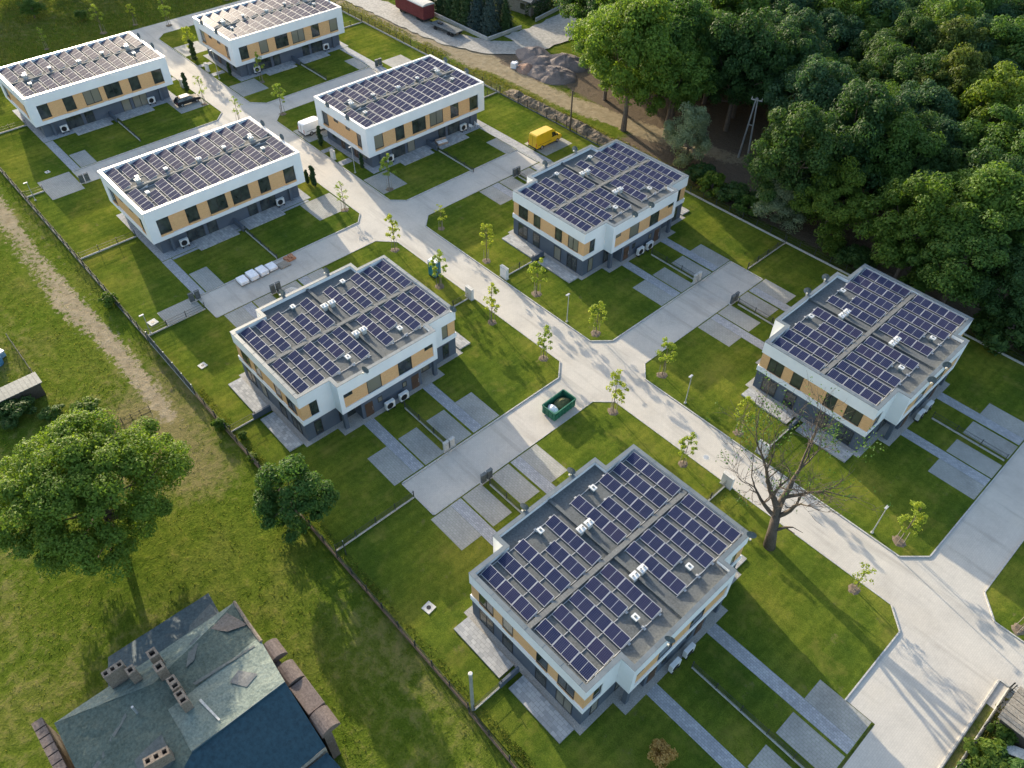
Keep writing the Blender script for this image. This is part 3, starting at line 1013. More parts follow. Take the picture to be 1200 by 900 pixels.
# ------------------------------------------------------------------ streets
ZS = 0.03
def sheet(name, quads, z, mat):
    mb = MB()
    for q in quads:
        if len(q) == 4 and not isinstance(q[0], tuple):
            x0, x1, y0, y1 = q
            mb.face([(x0, y0, z), (x1, y0, z), (x1, y1, z), (x0, y1, z)])
        else:
            mb.face([(x, y, z) for x, y in q])
    return tag(mb.build(name, mat), kind='structure')
sheet('road', [(-172, 40, 49.3, 60.0)], ZS, M['street'])
LANES = [(-45.2, -39.2, 25.9, 49.3), (-88.4, -82.3, 24.2, 49.3), (-130.9, -125.3, 24.2, 49.3),
         (-45.3, -39.3, 60.0, 84.2), (-88.3, -82.3, 60.0, 82.5), (-130.8, -125.3, 60.0, 82.5),
         (-2.7, 3.3, 60.0, 98), (-.7, 8.0, 40.5, 49.3), (2.4, 8.0, 0, 40.5)]
for l in LANES:
    sheet('lane', [l], ZS, M['street'])
sheet('cross_street', [(-178, -172, 20, 110)], ZS, M['street'])

LZ = 0.10
west = [(-172, 15.9), (2.2, 15.9), (2.2, 40.4), (-.5, 40.4), (-.5, 49.8), (-2.4, 51.7), (-37.6, 51.7), (-39.4, 49.8), (-39.4, 25.9), (-45.0, 25.9), (-45.0, 49.6),
        (-46.9, 51.7), (-80.2, 51.7), (-82.5, 49.5), (-82.5, 24.2), (-88.2, 24.2), (-88.2, 50.3), (-89.9, 51.8), (-123.7, 51.8), (-125.6, 49.8), (-125.6, 24.2), (-130.7, 24.2), (-130.7, 49.8), (-132.8, 51.8), (-170, 51.8), (-172, 50)]
east1 = [(-172, 94), (-172, 59.5), (-170, 57.5), (-132.8, 57.5), (-130.6, 59.6), (-130.6, 82.5), (-125.6, 82.5), (-125.6, 59.6), (-123.4, 57.5), (-89.8, 57.5), (-88.1, 59.3), (-88.1, 82.5), (-82.6, 82.5), (-82.6, 59.3), (-80.6, 57.3),
         (-46.9, 57.3), (-45.1, 59.4), (-45.1, 84.2), (-39.5, 84.2), (-39.5, 59.3), (-37.7, 57.3), (-4.5, 57.3), (-2.5, 59.5), (-2.5, 94)]
east2 = [(3.1, 94), (3.1, 59.7), (5.1, 57.4), (40, 57.4), (40, 94)]
def lawn(poly):
    mb = MB()
    mb.prism(poly, 0.0, LZ, bottom=False)
    tag(mb.build('lawn', M['lawn']), kind='structure')
for p in (west, east1, east2):
    lawn(p)
def kerb_run(pts, w=.13, top=.145):
    mb = MB()
    for (ax, ay), (bx, by) in zip(pts, pts[1:]):
        d = Vector((bx - ax, by - ay)).normalized()
        n = Vector((-d.y, d.x)) * w
        e = d * (w * .2)
        q = [(ax - e.x, ay - e.y), (bx + e.x, by + e.y), (bx + e.x + n.x * 0, by + e.y)]
        P = [Vector((ax, ay)), Vector((bx, by)), Vector((bx, by)) + n, Vector((ax, ay)) + n]
        mb.prism([tuple(p) for p in P], 0.0, top, bottom=False)
    tag(mb.build('kerb', M['kerb']), kind='structure')
# the kerb stands just outside the lawn, on the paving
def rev(p):
    return list(reversed(p))
kerb_run(rev(west[2:12]) if False else [west[k] for k in range(11, 2, -1)])
kerb_run([west[k] for k in range(15, 10, -1)])
kerb_run([west[k] for k in range(21, 14, -1)])
kerb_run([west[k] for k in (25, 24, 23, 22, 21)])
kerb_run([east1[k] for k in range(6, 0, -1)])
kerb_run([east1[k] for k in range(12, 5, -1)])
kerb_run([east1[k] for k in range(18, 11, -1)])
kerb_run([east1[k] for k in range(24, 17, -1)] if len(east1) > 24 else [east1[k] for k in range(23, 17, -1)])
kerb_run([(40, 57.4), (5.1, 57.4), (3.1, 59.7), (3.1, 94)])
kerb_run([(7.9, 0), (7.9, 52.1), (40, 52.1)], .16, .17)

def slab(name, x0, x1, y0, y1, z, mat):
    mb = MB()
    mb.box(x0, x1, y0, y1, 0.02, z, bottom=False)
    return tag(mb.build(name, mat), kind='structure')
PADY = [(5.2, 7.7), (.9, 3.5), (-3.1, -.5), (-7.3, -4.7)]
PATHY = [(3.8, 5.18), (-4.68, -3.3)]
def pads(yc, x0, x1, h0, h1):
    """four car spaces of a house side between x0 and x1, two paths from h0 to h1"""
    for a, b in PADY:
        slab('parking_space', x0, x1, yc + a, yc + b, LZ + .006, M['pad'])
    for a, b in PATHY:
        slab('path', h0, h1, yc + a, yc + b, LZ + .012, M['path'])
for (hx, hy), (ex, ey), (wx, wy) in (((-63.75, 76.6), (-50.4, -45.25), (-82.4, -77.4)), ((-63.6, 32.5), (-50.2, -45.2), (-82.35, -77.4)),
                                     ((-21.45, 76.8), (-7.8, -2.65), (-39.35, -34.4)), ((-21.45, 32.7), (-2.9, 2.1), (-39.25, -34.3))):
    pads(hy, ex, ey, hx + 9.0, ey)
    pads(hy, wx, wy, wx, hx - 9.0)
for x0, x1, y0, y1 in [(-93.4, -88.3, 25.8, 28.4), (-88.6, -85.1, 18.9, 23.9), (-97.8, -92.3, 46.3, 51.6), (-97.3, -91.8, 57.7, 62.3), (-93.2, -88.2, 80.2, 82.5),
                       (-118.4, -113.2, 57.7, 63.2), (-141, -135.5, 57.7, 63.0), (-136, -130.8, 80.2, 82.5), (-131, -126, 85.6, 90.4), (-164, -158.5, 57.7, 63),
                       (-136, -130.9, 25.8, 28.4), (-130.9, -124.3, 18.8, 23.8), (-142.7, -137, 46.2, 51.6), (-88.6, -83.2, 84.8, 91.0)]:
    slab('parking_space', x0, x1, y0, y1, LZ + .006, M['pad'])
for x0, x1, y0, y1 in [(-98.4, -88.3, 24.25, 25.6), (-142.6, -130.8, 24.25, 25.6), (-97.6, -81.5, 82.6, 84.4), (-141.2, -125.4, 82.6, 84.4),
                       (-109.6, -108.5, 57.6, 59.8), (-104.6, -103.2, 57.6, 59.8), (-153.2, -152.1, 57.6, 60.2), (-148.2, -146.9, 57.6, 60.2),
                       (-107.3, -106.0, 49, 51.7), (-151.6, -150.2, 49, 51.7), (-98.4, -97.9, 25.7, 48)]:
    slab('path', x0, x1, y0, y1, LZ + .012, M['path'])

def ragged(name, pts, w, z, mat, n=3, seed=1):
    """a ribbon with an uneven edge along a polyline"""
    P = []
    for (ax, ay), (bx, by) in zip(pts, pts[1:]):
        k = max(1, int(math.hypot(bx - ax, by - ay) / 1.2))
        P += [(ax + (bx - ax) * i / k, ay + (by - ay) * i / k) for i in range(k)]
    P.append(pts[-1])
    L, Rr = [], []
    for i, p in enumerate(P):
        a, b = P[max(0, i - 1)], P[min(len(P) - 1, i + 1)]
        d = Vector((b[0] - a[0], b[1] - a[1])).normalized()
        nn = Vector((-d.y, d.x))
        wl = w * (1 + .25 * NZ(p[0] * .5, p[1] * .5, seed) + .2 * NZ(p[0] * 1.7, p[1] * 1.7, seed))
        wr = w * (1 + .25 * NZ(p[0] * .5, p[1] * .5, seed + 9) + .2 * NZ(p[0] * 1.7, p[1] * 1.7, seed + 9))
        L.append((p[0] + nn.x * wl, p[1] + nn.y * wl))
        Rr.append((p[0] - nn.x * wr, p[1] - nn.y * wr))
    mb = MB()
    for i in range(len(P) - 1):
        mb.face([(*Rr[i], z), (*Rr[i + 1], z), (*L[i + 1], z), (*L[i], z)])
    return tag(mb.build(name, mat), kind='structure')
ragged('side_road', [(-260, 99), (-190, 100), (-155, 101.6), (-141, 102), (-130, 103), (-122, 105.6), (-118, 110), (-116.5, 117), (-117, 126), (-120, 140), (-126, 170)], 3.1, .14, M['sideroad'], seed=3)
ragged('side_road_verge', [(-121.5, 112), (-121.3, 120), (-123, 134), (-127, 160)], 2.4, .135, M['sideroad'], seed=8)

# ------------------------------------------------------------------ fences
def fence(x0, y0, x1, y1, label, group=None, h=1.1, step=2.5, plinth=.22, mat='plinth', panel='mesh', pw=.07, name='fence', z=LZ, solid=False):
    L = math.hypot(x1 - x0, y1 - y0)
    t = thing(name, label, 'fence', (x0, y0, z - .03), math.atan2(y1 - y0, x1 - x0), group)
    n = max(1, int(round(L / step)))
    if plinth:
        p = MB()
        p.box(0, L, -pw, pw, 0, plinth)
        p.build('plinth', M[mat], t)
    pm = MB()
    if solid:
        k = int(L / .12)
        for i in range(k):
            o = .02 if i % 2 else -.02
            pm.box(i * L / k, (i + 1) * L / k, o - .012, o + .012, plinth + .002, h)
    else:
        for zz in (plinth + .05, plinth + (h - plinth) * .5, h - .04):
            pm.box(0, L, -.014, .014, zz - .014, zz + .014)
        k = max(1, int(L / .16))
        for i in range(k + 1):
            x = i * L / k
            pm.box(x - .006, x + .006, -.006, .006, plinth + .01, h, bottom=False)
    pm.build('panel', M[panel], t)
    post = MB()
    post.box(-.035, .035, -.055, .055, 0.0, h + .12)
    me = post.mesh('post', M[panel if not solid else 'galv'])
    for i in range(n + 1):
        link('post', me, t, (L * i / n, 0, 0))
    return t
g = 'low garden fences between the flats'
NAMES = ['house beside the yellow van', 'house beside the green skip', 'house behind the bare tree', 'nearest square house']
EDGE = [(-45.4, -77.6, -82.2), (-45.3, -77.6, -82.2), (-2.8, -34.6, -39.2), (1.9, -34.5, -39.1)]
for (hx, hy), nm, (ee, wi, we) in zip(A_POS, NAMES, EDGE):
    fence(hx + 10.2, hy + .3, ee, hy + .3, 'low fence from the heat pumps of the %s to the lane' % nm, g)
    fence(hx - 9.2, hy + .3, we + .6, hy + .3, 'low fence between parking spaces behind the %s' % nm, g)
fence(-63.75, 63.2, -63.75, 58.0, 'low fence from street cabinet to the house beside the yellow van', g)
fence(-21.45, 63.4, -21.45, 58.3, 'low fence from street cabinet to the square house behind the bare tree', g)
fence(-63.6, 45.8, -63.6, 51.2, 'low garden fence from the street cabinet to the house beside the green skip', g)
fence(-21.45, 46.2, -21.45, 51.4, 'low garden fence from the street cabinet to the nearest square house', g)
fence(-63.6, 19.2, -63.6, 16.0, 'short fence from the house beside the green skip to the boundary', g)
fence(-21.45, 19.2, -21.45, 16.0, 'short fence from the patios of the nearest square house to the grey post', g)
fence(-63.75, 90.2, -63.75, 93.8, 'short fence behind the house beside the yellow van', g)
fence(-42.6, 25.8, -42.6, 16.1, 'garden fence from the end of the skip lane to the boundary', g)
fence(-85.1, 24.0, -85.1, 16.1, 'garden fence from the end of the pallet lane to the boundary', g)
fence(-106.6, 24.2, -106.6, 16.1, 'garden fence from the corner of the long house by the pallets to the boundary', g)
fence(-150.8, 24.2, -150.8, 16.1, 'garden fence behind the long house by the black car', g)
fence(-127.6, 18.7, -127.6, 16.1, 'short fence at the end of the lane behind the black car', g)
fence(-42.3, 84.4, -42.3, 93.7, 'garden fence from the end of the upper lane to the wood', g)
fence(-105.75, 84.6, -105.75, 93.8, 'garden fence behind the long house by the white van', g)
fence(-149.4, 85.1, -149.4, 93.8, 'garden fence behind the farthest long house', g)
for (hx, hy), nm in zip(B_POS, ['long house by the black car', 'farthest long house', 'long house by the pallets', 'long house by the white van']):
    fence(hx + 9.4, hy + .2, hx + 18.3, hy + .2, 'low fence dividing the front lawn of the %s' % nm, g, h=.7, plinth=.25)
bg_ = 'boundary fences of the estate'
fence(-172, 15.75, -84.2, 15.75, 'long dark wire boundary fence beside the gravel track', bg_, h=1.5, plinth=.25, mat='corr')
fence(-84.0, 15.8, -71.8, 15.75, 'tall grey sheet metal fence beside the end of the gravel track', bg_, h=1.7, plinth=.1, panel='corr', solid=True, z=.03)
fence(-71.6, 15.75, -21.9, 15.75, 'boundary fence with rusty brown base boards behind the nearer gardens', bg_, h=1.3, plinth=.38, mat='rust', z=.03)
fence(-21.6, 15.6, 2.0, 15.0, 'boundary fence with rusty base boards beyond the grey post', bg_, h=1.3, plinth=.3, mat='rust', z=.03)
fence(-172, 94.1, -105.2, 94.1, 'pale boundary fence along the dirt road', bg_, h=1.4, plinth=.3)
fence(-105.0, 94.0, -65, 93.7, 'dark boundary fence in front of the rubble bank', bg_, h=1.4, plinth=.2, mat='corr')
fence(-64.8, 93.6, -3, 94.0, 'pale boundary fence between gardens and wood', bg_, h=1.3, plinth=.3)
fence(8.75, 52.0, 8.75, 20, 'thin garden fence beside the road in the near corner', None, h=1.2, plinth=.25, z=.03)
fence(8.95, 51.9, 30, 51.9, 'thin fence in front of the wooden shed', None, h=1.2, plinth=.25, z=.03)
fence(-96, 2.9, -85.8, 2.9, 'weathered plank fence of the yard with the blue barrel', None, h=1.1, plinth=0, panel='wood_grey', step=2, z=.03)
fence(-73.1, 6.5, -72.8, 10.7, 'low dark wooden fence above the big round tree', None, h=.9, plinth=0, panel='wood_dark', step=1.0, z=.03)

# ------------------------------------------------------------------ heat pumps
def heat_pump():
    t = thing('heat_pump', 'x', 'heat pump', (0, 0, 0), 0, 'heat pumps outside the houses')
    f = MB()
    f.box(-.3, .3, -.5, -.42, 0, .28)
    f.box(-.3, .3, .42, .5, 0, .28)
    f.build('feet', M['black'], t)
    c = MB()
    c.box(-.22, .22, -.62, .62, .28, 1.32)
    c.build('casing', M['white_metal'], t, bevel=.03)
    g_ = MB()
    n = 20
    for r in (.13, .24, .34, .42):
        ring = [(.235, -.1 + r * math.cos(2 * math.pi * q / n), .8 + r * math.sin(2 * math.pi * q / n)) for q in range(n + 1)]
        g_.tube(ring, .014, 4, 0, False)
    g_.face([(.226, -.1 + .42 * math.cos(2 * math.pi * q / n), .8 + .42 * math.sin(2 * math.pi * q / n)) for q in range(n)])
    g_.build('fan_grille', M['black'], t)
    return t
HP = heat_pump()
hps = []
side = ['left', 'right']
for (hx, hy), nm in zip(A_POS, NAMES):
    for q, dy in enumerate((-1.0, 1.0)):
        hps.append((hx + 9.15, hy + dy, .09, '%s heat pump of the pair outside the %s' % (side[q], nm)))
for (hx, hy), nm in zip(B_POS, ['long house by the black car', 'farthest long house', 'long house by the pallets', 'long house by the white van']):
    for q, dy in enumerate((-8.05, 7.6)):
        hps.append((hx + 7.0, hy + dy, .115, 'heat pump under the overhang, %s end of the %s' % (side[q], nm)))
for i, (x, y, z, lab) in enumerate(hps):
    o = HP if i == 0 else copy_tree(HP)
    o.location = (x, y, z)
    o['label'] = lab

# ------------------------------------------------------------------ cabinets and pillars
def cabinet(x, y, label, w=1.3, d=.42, h=1.75, rz=0.0):
    t = thing('utility_cabinet', label, 'cabinet', (x, y, LZ), rz, 'pale utility cabinets on the street')
    b = MB()
    b.box(-w / 2, w / 2, -d / 2, d / 2, .12, h)
    b.build('body', M['white_metal'], t, bevel=.015)
    p = MB()
    p.box(-w / 2 - .05, w / 2 + .05, -d / 2 - .05, d / 2 + .05, 0, .12)
    p.build('base', M['plinth'], t)
    r = MB()
    r.box(-w / 2 - .04, w / 2 + .04, -d / 2 - .04, d / 2 + .04, h + .002, h + .05)
    r.build('lid', M['slab'], t)
    for s in (-1, 1):
        q = MB()
        q.box(s * .03, s * (w / 2 - .04), -d / 2 - .018, -d / 2 - .002, .2, h - .08)
        q.build('door', M['white_metal'], t)
cabinet(-63.75, 57.75, 'white cabinet at the kerb in front of the house beside the yellow van')
cabinet(-63.6, 51.35, 'white cabinet at the kerb, on the portable toilet side of the street')
cabinet(-21.45, 57.95, 'white cabinet at the kerb behind the bare tree')
cabinet(-21.45, 51.55, 'white cabinet at the kerb beyond the nearest square house')
cabinet(-106.0, 57.8, 'grey white cabinet in front of the long house by the white van', 1.0, .4, 1.5)
cabinet(-149.6, 57.9, 'white cabinet in front of the farthest long house', 1.0, .4, 1.5)
cabinet(-146.6, 51.2, 'white cabinet beside the black car', 1.0, .4, 1.5)
def pillars(x, y, label, mat='corr', rz=0.0):
    t = thing('meter_pillar', label, 'meter pillar', (x, y, LZ), rz, 'pairs of grey meter pillars at the lanes')
    for s in (-1, 1):
        b = MB()
        b.box(-.14, .14, s * .42 - .32, s * .42 + .32, .1, 1.35)
        b.build('cabinet', M[mat], t, bevel=.012)
        l = MB()
        l.box(-.18, .18, s * .42 - .35, s * .42 + .35, 1.352, 1.4)
        l.build('lid', M[mat], t)
    f = MB()
    f.box(-.2, .2, -.85, .85, 0, .1)
    f.build('foot', M['plinth'], t)
pillars(-82.0, 32.8, 'dark pair of meter pillars opposite the wrapped pallets')
pillars(-82.0, 76.9, 'dark pair of meter pillars near the yellow van')
pillars(-39.2, 33.0, 'dark pair of meter pillars on the near side of the skip lane')
pillars(-39.3, 77.1, 'dark pair of meter pillars at the upper lane by the wood')
pillars(-45.3, 32.8, 'pale pair of meter pillars on the far side of the skip lane', 'plinth')
pillars(-45.4, 76.9, 'pale pair of meter pillars at the upper lane, under the heat pumps', 'plinth')
pillars(2.2, 33.0, 'pair of meter pillars at the near right end of a garden fence', 'plinth')
pillars(-126.0, 24.6, 'small pair of meter pillars at the lane end behind the black car')
pillars(-87.6, 23.9, 'small pair of meter pillars at the lane end by the pallets')
pillars(-129.6, 84.0, 'pair of meter pillars on the sunlit path of the farthest long house')

def manhole(x, y, label, s=1.0):
    t = thing('manhole_cover', label, 'manhole cover', (x, y, LZ), R(8), 'concrete covers in the grass')
    b = MB()
    b.box(-.5 * s, .5 * s, -.5 * s, .5 * s, -.02, .07)
    b.build('slab', M['slab'], t)
    c = MB()
    c.prism([(.22 * s * math.cos(k * math.pi / 8), .22 * s * math.sin(k * math.pi / 8)) for k in range(16)], .07, .085)
    c.build('lid', M['dark_frame'], t)
manhole(-31.6, 19.1, 'square concrete cover alone in the grass left of the nearest square house')
manhole(-20.1, 20.2, 'square concrete cover at the patio edge of the nearest square house', .9)
manhole(-75.6, 18.7, 'square concrete cover beside the grey sheet metal fence', .9)
manhole(-87.2, 17.7, 'white concrete cover at the lane end near the gravel track', 1.1)
t = thing('manhole_cover', 'round pale cover in the street paving near the bare tree', 'manhole cover', (-25.3, 53.1, ZS), 0)
b = MB(); b.prism([(.42 * math.cos(k * math.pi / 10), .42 * math.sin(k * math.pi / 10)) for k in range(20)], 0, .006); b.build('frame', M['slab'], t)
b = MB(); b.prism([(.3 * math.cos(k * math.pi / 10), .3 * math.sin(k * math.pi / 10)) for k in range(20)], .006, .012); b.build('lid', M['galv'], t)
manhole(-133.0, 21.2, 'small concrete cover behind the long house by the black car', .7)

# ------------------------------------------------------------------ lamps and poles
def lamp(x, y, label, h=4.6):
    t = thing('street_lamp', label, 'street lamp', (x, y, LZ), 0, 'slim street lamps')
    p = MB()
    p.tube([(0, 0, 0), (0, 0, 1.0), (0, 0, h)], [.075, .06, .045], 8)
    p.build('pole', M['galv'], t)
    hd = MB()
    hd.box(-.12, .12, -.5, .1, h - .02, h + .08)
    hd.build('lamp_head', M['alu'], t, bevel=.02)
    b = MB()
    b.prism([(.16 * math.cos(k * math.pi / 5), .16 * math.sin(k * math.pi / 5)) for k in range(10)], 0, .12)
    b.build('base', M['plinth'], t)
lamp(-51.5, 57.65, 'slim lamp at the kerb before the house beside the yellow van')
lamp(-32.0, 57.75, 'slim lamp at the kerb left of the bare tree')
lamp(-7.8, 57.75, 'slim lamp at the kerb right of the bare tree')
lamp(-100.0, 58.0, 'slim lamp at the kerb before the long house by the white van')
lamp(-145.2, 58.0, 'green shaded slim lamp at the kerb before the farthest long house', 5.4)
lamp(-85.4, 16.6, 'short lamp post at the boundary near the gravel track', 3.1)
lamp(-126.0, 16.8, 'short lamp post at the boundary, far up the gravel track', 3.1)
def post(x, y, h, r, label, mat='galv', cat='post', name='post', cap=None):
    t = thing(name, label, cat, (x, y, 0))
    p = MB()
    p.tube([(0, 0, 0), (0, 0, h)], [r, r * .9], 10)
    p.build('shaft', M[mat], t, smooth=False)
    c = MB()
    c.tube([(0, 0, h), (0, 0, h + .06)], [r * 1.15, r * .9], 10)
    c.build('cap', M[cap or mat], t)
    return t
post(-21.6, 16.0, 7.2, .17, 'tall grey round post at the boundary by the nearest square house', 'galv', 'post', 'boundary_post', 'slab')
post(-41.6, 16.6, 2.6, .05, 'thin dark post with a pale top at the boundary below the small tree', 'mesh', 'post', 'boundary_post', 'slab')
t = post(-86.5, 93.8, 7.4, .14, 'dark wooden utility pole standing behind the yellow van', 'wood_dark', 'utility pole', 'utility_pole')
cb = MB(); cb.box(-.6, .6, -.05, .05, 6.9, 7.0); cb.build('crossarm', M['wood_dark'], t)
t = thing('utility_pole', 'grey double legged concrete pole in the clearing of the wood', 'utility pole', (-60.8, 108.8, 0), R(20))
for s in (-1, 1):
    p = MB(); p.tube([(s * .75, 0, 0), (s * .12, 0, 10.6)], [.17, .11], 8); p.build('leg', M['galv'], t)
p = MB(); p.box(-.9, .9, -.07, .07, 10.2, 10.36); p.box(-.5, .5, -.06, .06, 6, 6.12); p.build('crossarm', M['galv'], t)
for x in (-.8, 0, .8):
    p = MB(); p.tube([(x, 0, 10.36), (x, 0, 10.7)], [.06, .05], 8); p.build('insulator', M['slab'], t)

# ------------------------------------------------------------------ vehicles
def wheel(parent, x, y, r, w=.22):
    t = MB()
    n = 18
    s = 1 if x > 0 else -1
    t.tube([(x - s * w, y, r), (x - s * w * .9, y, r), (x - s * .02, y, r), (x, y, r)], [r * .9, r, r, r * .9], n)
    o = t.build('wheel', M['tyre'], parent)
    h = MB()
    h.tube([(x - s * .01, y, r), (x + s * .015, y, r)], [r * .62, r * .55], 14)
    h.build('rim', M['rim'], o)

def taper_profile(prof, half, top_half, zs):
    """side outline (y,z) given a width that narrows above height zs"""
    mb = MB()
    zmax = max(z for _, z in prof)
    def hw(z):
        return half if z <= zs else half + (top_half - half) * (z - zs) / (zmax - zs)
    n = len(prof)
    i = len(mb.v)
    mb.v = [(-hw(z), y, z) for y, z in prof] + [(hw(z), y, z) for y, z in prof]
    for k in range(n):
        j = (k + 1) % n
        mb.f.append((k, n + k, n + j, j))
        mb.m.append(0)
    mb.f.append(tuple(range(n)))
    mb.m.append(0)
    mb.f.append(tuple(reversed(range(n, 2 * n))))
    mb.m.append(0)
    return mb, hw

def van(x, y, label, paint, L=6.4, H=2.95, Wd=1.06, rz=0.0):
    t = thing('delivery_van', label, 'van', (x, y, LZ + .006), rz)
    h = L / 2
    prof = [(-h, .42), (h - .25, .42), (h, .55), (h, 1.05), (h - .22, 1.2), (h - .95, 1.42), (h - 1.75, H - .25), (h - 2.15, H - .04), (h - 2.6, H), (-h + .25, H), (-h + .04, H - .18)]
    mb, hw = taper_profile(prof, Wd, Wd * .86, 1.3)
    mb.build('body', paint, t, bevel=.06)
    w = MB()   # windscreen lies on the sloping front
    y0, z0, y1, z1 = h - .99, 1.46, h - 1.72, H - .34
    a0, a1 = hw(z0) - .16, hw(z1) - .16
    w.face([(-a0, y0 + .03, z0 + .03), (a0, y0 + .03, z0 + .03), (a1, y1 + .03, z1 + .03), (-a1, y1 + .03, z1 + .03)])
    w.face([(-a0, y0 - .03, z0), (a0, y0 - .03, z0), (a1, y1 - .03, z1), (-a1, y1 - .03, z1)])
    w.build('windscreen', M['vglass'], t, fix=False)
    for s in (-1, 1):
        d = MB()
        P = [(h - 1.25, 1.42), (h - 1.78, 2.22), (h - 2.35, 2.26), (h - 2.35, 1.4)]
        d.face([(s * (hw(z) + .012), yy, z) for yy, z in P])
        d.face([(s * (hw(z) - .03), yy, z) for yy, z in P])
        d.build('side_window', M['vglass'], t, fix=False)
        l = MB(); l.box(s * .55, s * .95, h - .02, h + .02, .78, 1.0); l.build('headlight', M['lamp_clear'], t)
        l = MB(); l.box(s * .88, s * 1.0, -h - .02, -h + .02, .8, 1.45); l.build('tail_light', M['lamp_red'], t)
        m_ = MB(); m_.box(s * 1.06, s * 1.32, h - 1.4, h - 1.28, 1.5, 1.85); m_.build('mirror', M['black'], t)
        e = MB(); e.box(s * (Wd + .004), s * (Wd + .02), -h + .5, h - 2.45, .95, 1.0); e.build('trim_strip', M['black'], t)
    b = MB(); b.box(-Wd, Wd, h - .02, h + .07, .42, .7); b.box(-Wd, Wd, -h - .07, -h + .02, .42, .6); b.build('bumper', M['black'], t)
    s_ = MB(); s_.box(-Wd * .95, Wd * .95, -h + .3, h - .4, .3, .43); s_.build('underbody', M['black'], t)
    dd = MB(); dd.box(-.012, .012, -h - .012, -h + .02, .65, H - .3); dd.build('rear_door_gap', M['black'], t)
    for s in (-1, 1):
        for yy in (-h + 1.35, h - 1.05):
            wheel(t, s * (Wd + .01), yy, .37)
van(-86.2, 87.4, 'bright yellow high roofed delivery van parked near the rubble bank', M['yellow'], 6.0, 2.75, 1.0)
van(-115.9, 60.7, 'white panel van parked at the long house', M['vanwhite'], 5.4, 2.3, .98)

def car(x, y, label):
    t = thing('parked_car', label, 'car', (x, y, LZ + .006), 0)
    h = 2.25
    low = [(-h, .35), (h - .1, .35), (h, .5), (h - .02, .72), (h - .3, .84), (h - 1.1, .95), (-h + .35, 1.0), (-h, .9)]
    mb, hw = taper_profile(low, .9, .84, .7)
    mb.build('body', M['carblack'], t, bevel=.07)
    cab = [(-h + .12, .95), (h - 1.0, .94), (h - 1.75, 1.44), (-h + 1.6, 1.5), (-h + .55, 1.38)]
    mb, hw2 = taper_profile(cab, .82, .62, .96)
    mb.build('cabin_glass', M['vglass'], t, bevel=.03)
    r = MB(); r.box(-.62, .62, -h + .75, h - 1.8, 1.45, 1.53); r.build('roof', M['carblack'], t, bevel=.03)
    for s in (-1, 1):
        l = MB(); l.box(s * .5, s * .82, h - .1, h + .005, .6, .74); l.build('headlight', M['lamp_clear'], t)
        l = MB(); l.box(s * .6, s * .85, -h - .01, -h + .1, .72, .88); l.build('tail_light', M['lamp_red'], t)
        m_ = MB(); m_.box(s * .86, s * 1.04, h - 1.5, h - 1.38, .98, 1.12); m_.build('mirror', M['carblack'], t)
        for yy in (-h + .8, h - .85):
            wheel(t, s * .905, yy, .33, .2)
car(-140.0, 49.0, 'black car parked beside the far long house')

# ------------------------------------------------------------------ site clutter
t = thing('skip', 'dark green open skip standing in the lane near the crossing', 'skip', (-41.3, 46.0, ZS), R(2), None, .82)
b = MB()
lx, ly, hh, w_ = 1.2, 2.15, 1.65, .07
o_ = [(-lx, -ly), (lx, -ly), (lx, ly), (-lx, ly)]
b.ring(o_, inset(o_, w_), .15, hh)
b.box(-lx + w_, lx - w_, -ly + w_, ly - w_, .15, .25)
b.build('body', M['skip'], t)
rb = MB()
for s in (-1, 1):
    for k in range(-3, 4):
        rb.box(s * lx, s * (lx + .09), k * .62 - .05, k * .62 + .05, .2, hh - .12)
    for k in (-1, 0, 1):
        rb.box(k * .75 - .05, k * .75 + .05, s * ly, s * (ly + .09), .2, hh - .12)
    rb.box(s * (lx + .002), s * (lx + .1), -ly, ly, hh - .12, hh + .02)
    rb.box(-lx, lx, s * (ly + .002), s * (ly + .1), hh - .12, hh + .02)
rb.build('rib', M['skip'], t)
k_ = MB()
for s in (-1, 1):
    k_.box(s * .8 - .08, s * .8 + .08, -ly + .1, ly - .1, 0, .15)
k_.build('skid', M['black'], t)

def heap(name, label, cat, x, y, rx, ry, h, mat, seed, group=None, z=0.0, rz=0.0):
    mb = MB()
    n, mm = 36, 14
    def pt(i, j):
        a = 2 * math.pi * i / n
        r = j / mm
        k = 1 + .22 * NZ(math.cos(a) * 1.3, math.sin(a) * 1.3, seed)
        px, py = rx * r * k * math.cos(a), ry * r * k * math.sin(a)
        zz = h * (1 - r) ** .8 * (1 + .3 * NZ(px * .7, py * .7, seed + 3)) + (.08 * h * NZ(px * 1.6, py * 1.6, seed) + .05 * NZ(px * 4, py * 4, seed) + .05 * NZ(px * 9, py * 9, seed)) * (1 - r * r)
        return (px, py, max(zz, -.05) if j < mm else -.12)
    for j in range(mm):
        for i in range(n):
            if j == 0:
                mb.face([pt(0, 0)[:2] + (h,), pt(i, 1), pt((i + 1) % n, 1)])
            else:
                mb.face([pt(i, j), pt(i, j + 1), pt((i + 1) % n, j + 1), pt((i + 1) % n, j)])
    o = mb.build(name, mat, None, (x, y, z), (0, 0, rz))
    return tag(o, label, cat, group)
heap('rubbish_heap', 'mossy rubbish heaped inside the green skip', 'rubbish', -41.35, 46.5, .82, 1.1, .6, mat_noise('mossy_rubbish', (.05, .06, .03), (.13, .13, .06), 1.6, .95, bump_s=.9, bump_scale=6, fine=7), 4, None, ZS + .72)
heap('sack_heap', 'pale sacks at one end of the green skip', 'rubbish', -41.3, 45.0, .75, .6, .5, M['wrap'], 7, None, ZS + .85)
t = thing('portable_toilet', 'teal portable toilet with white roof at the kerb, behind a young tree', 'portable toilet', (-70.6, 51.0, LZ), R(6))
b = MB(); b.box(-.62, .62, -.62, .62, .12, 2.35); b.build('cabin', M['teal'], t, bevel=.04)
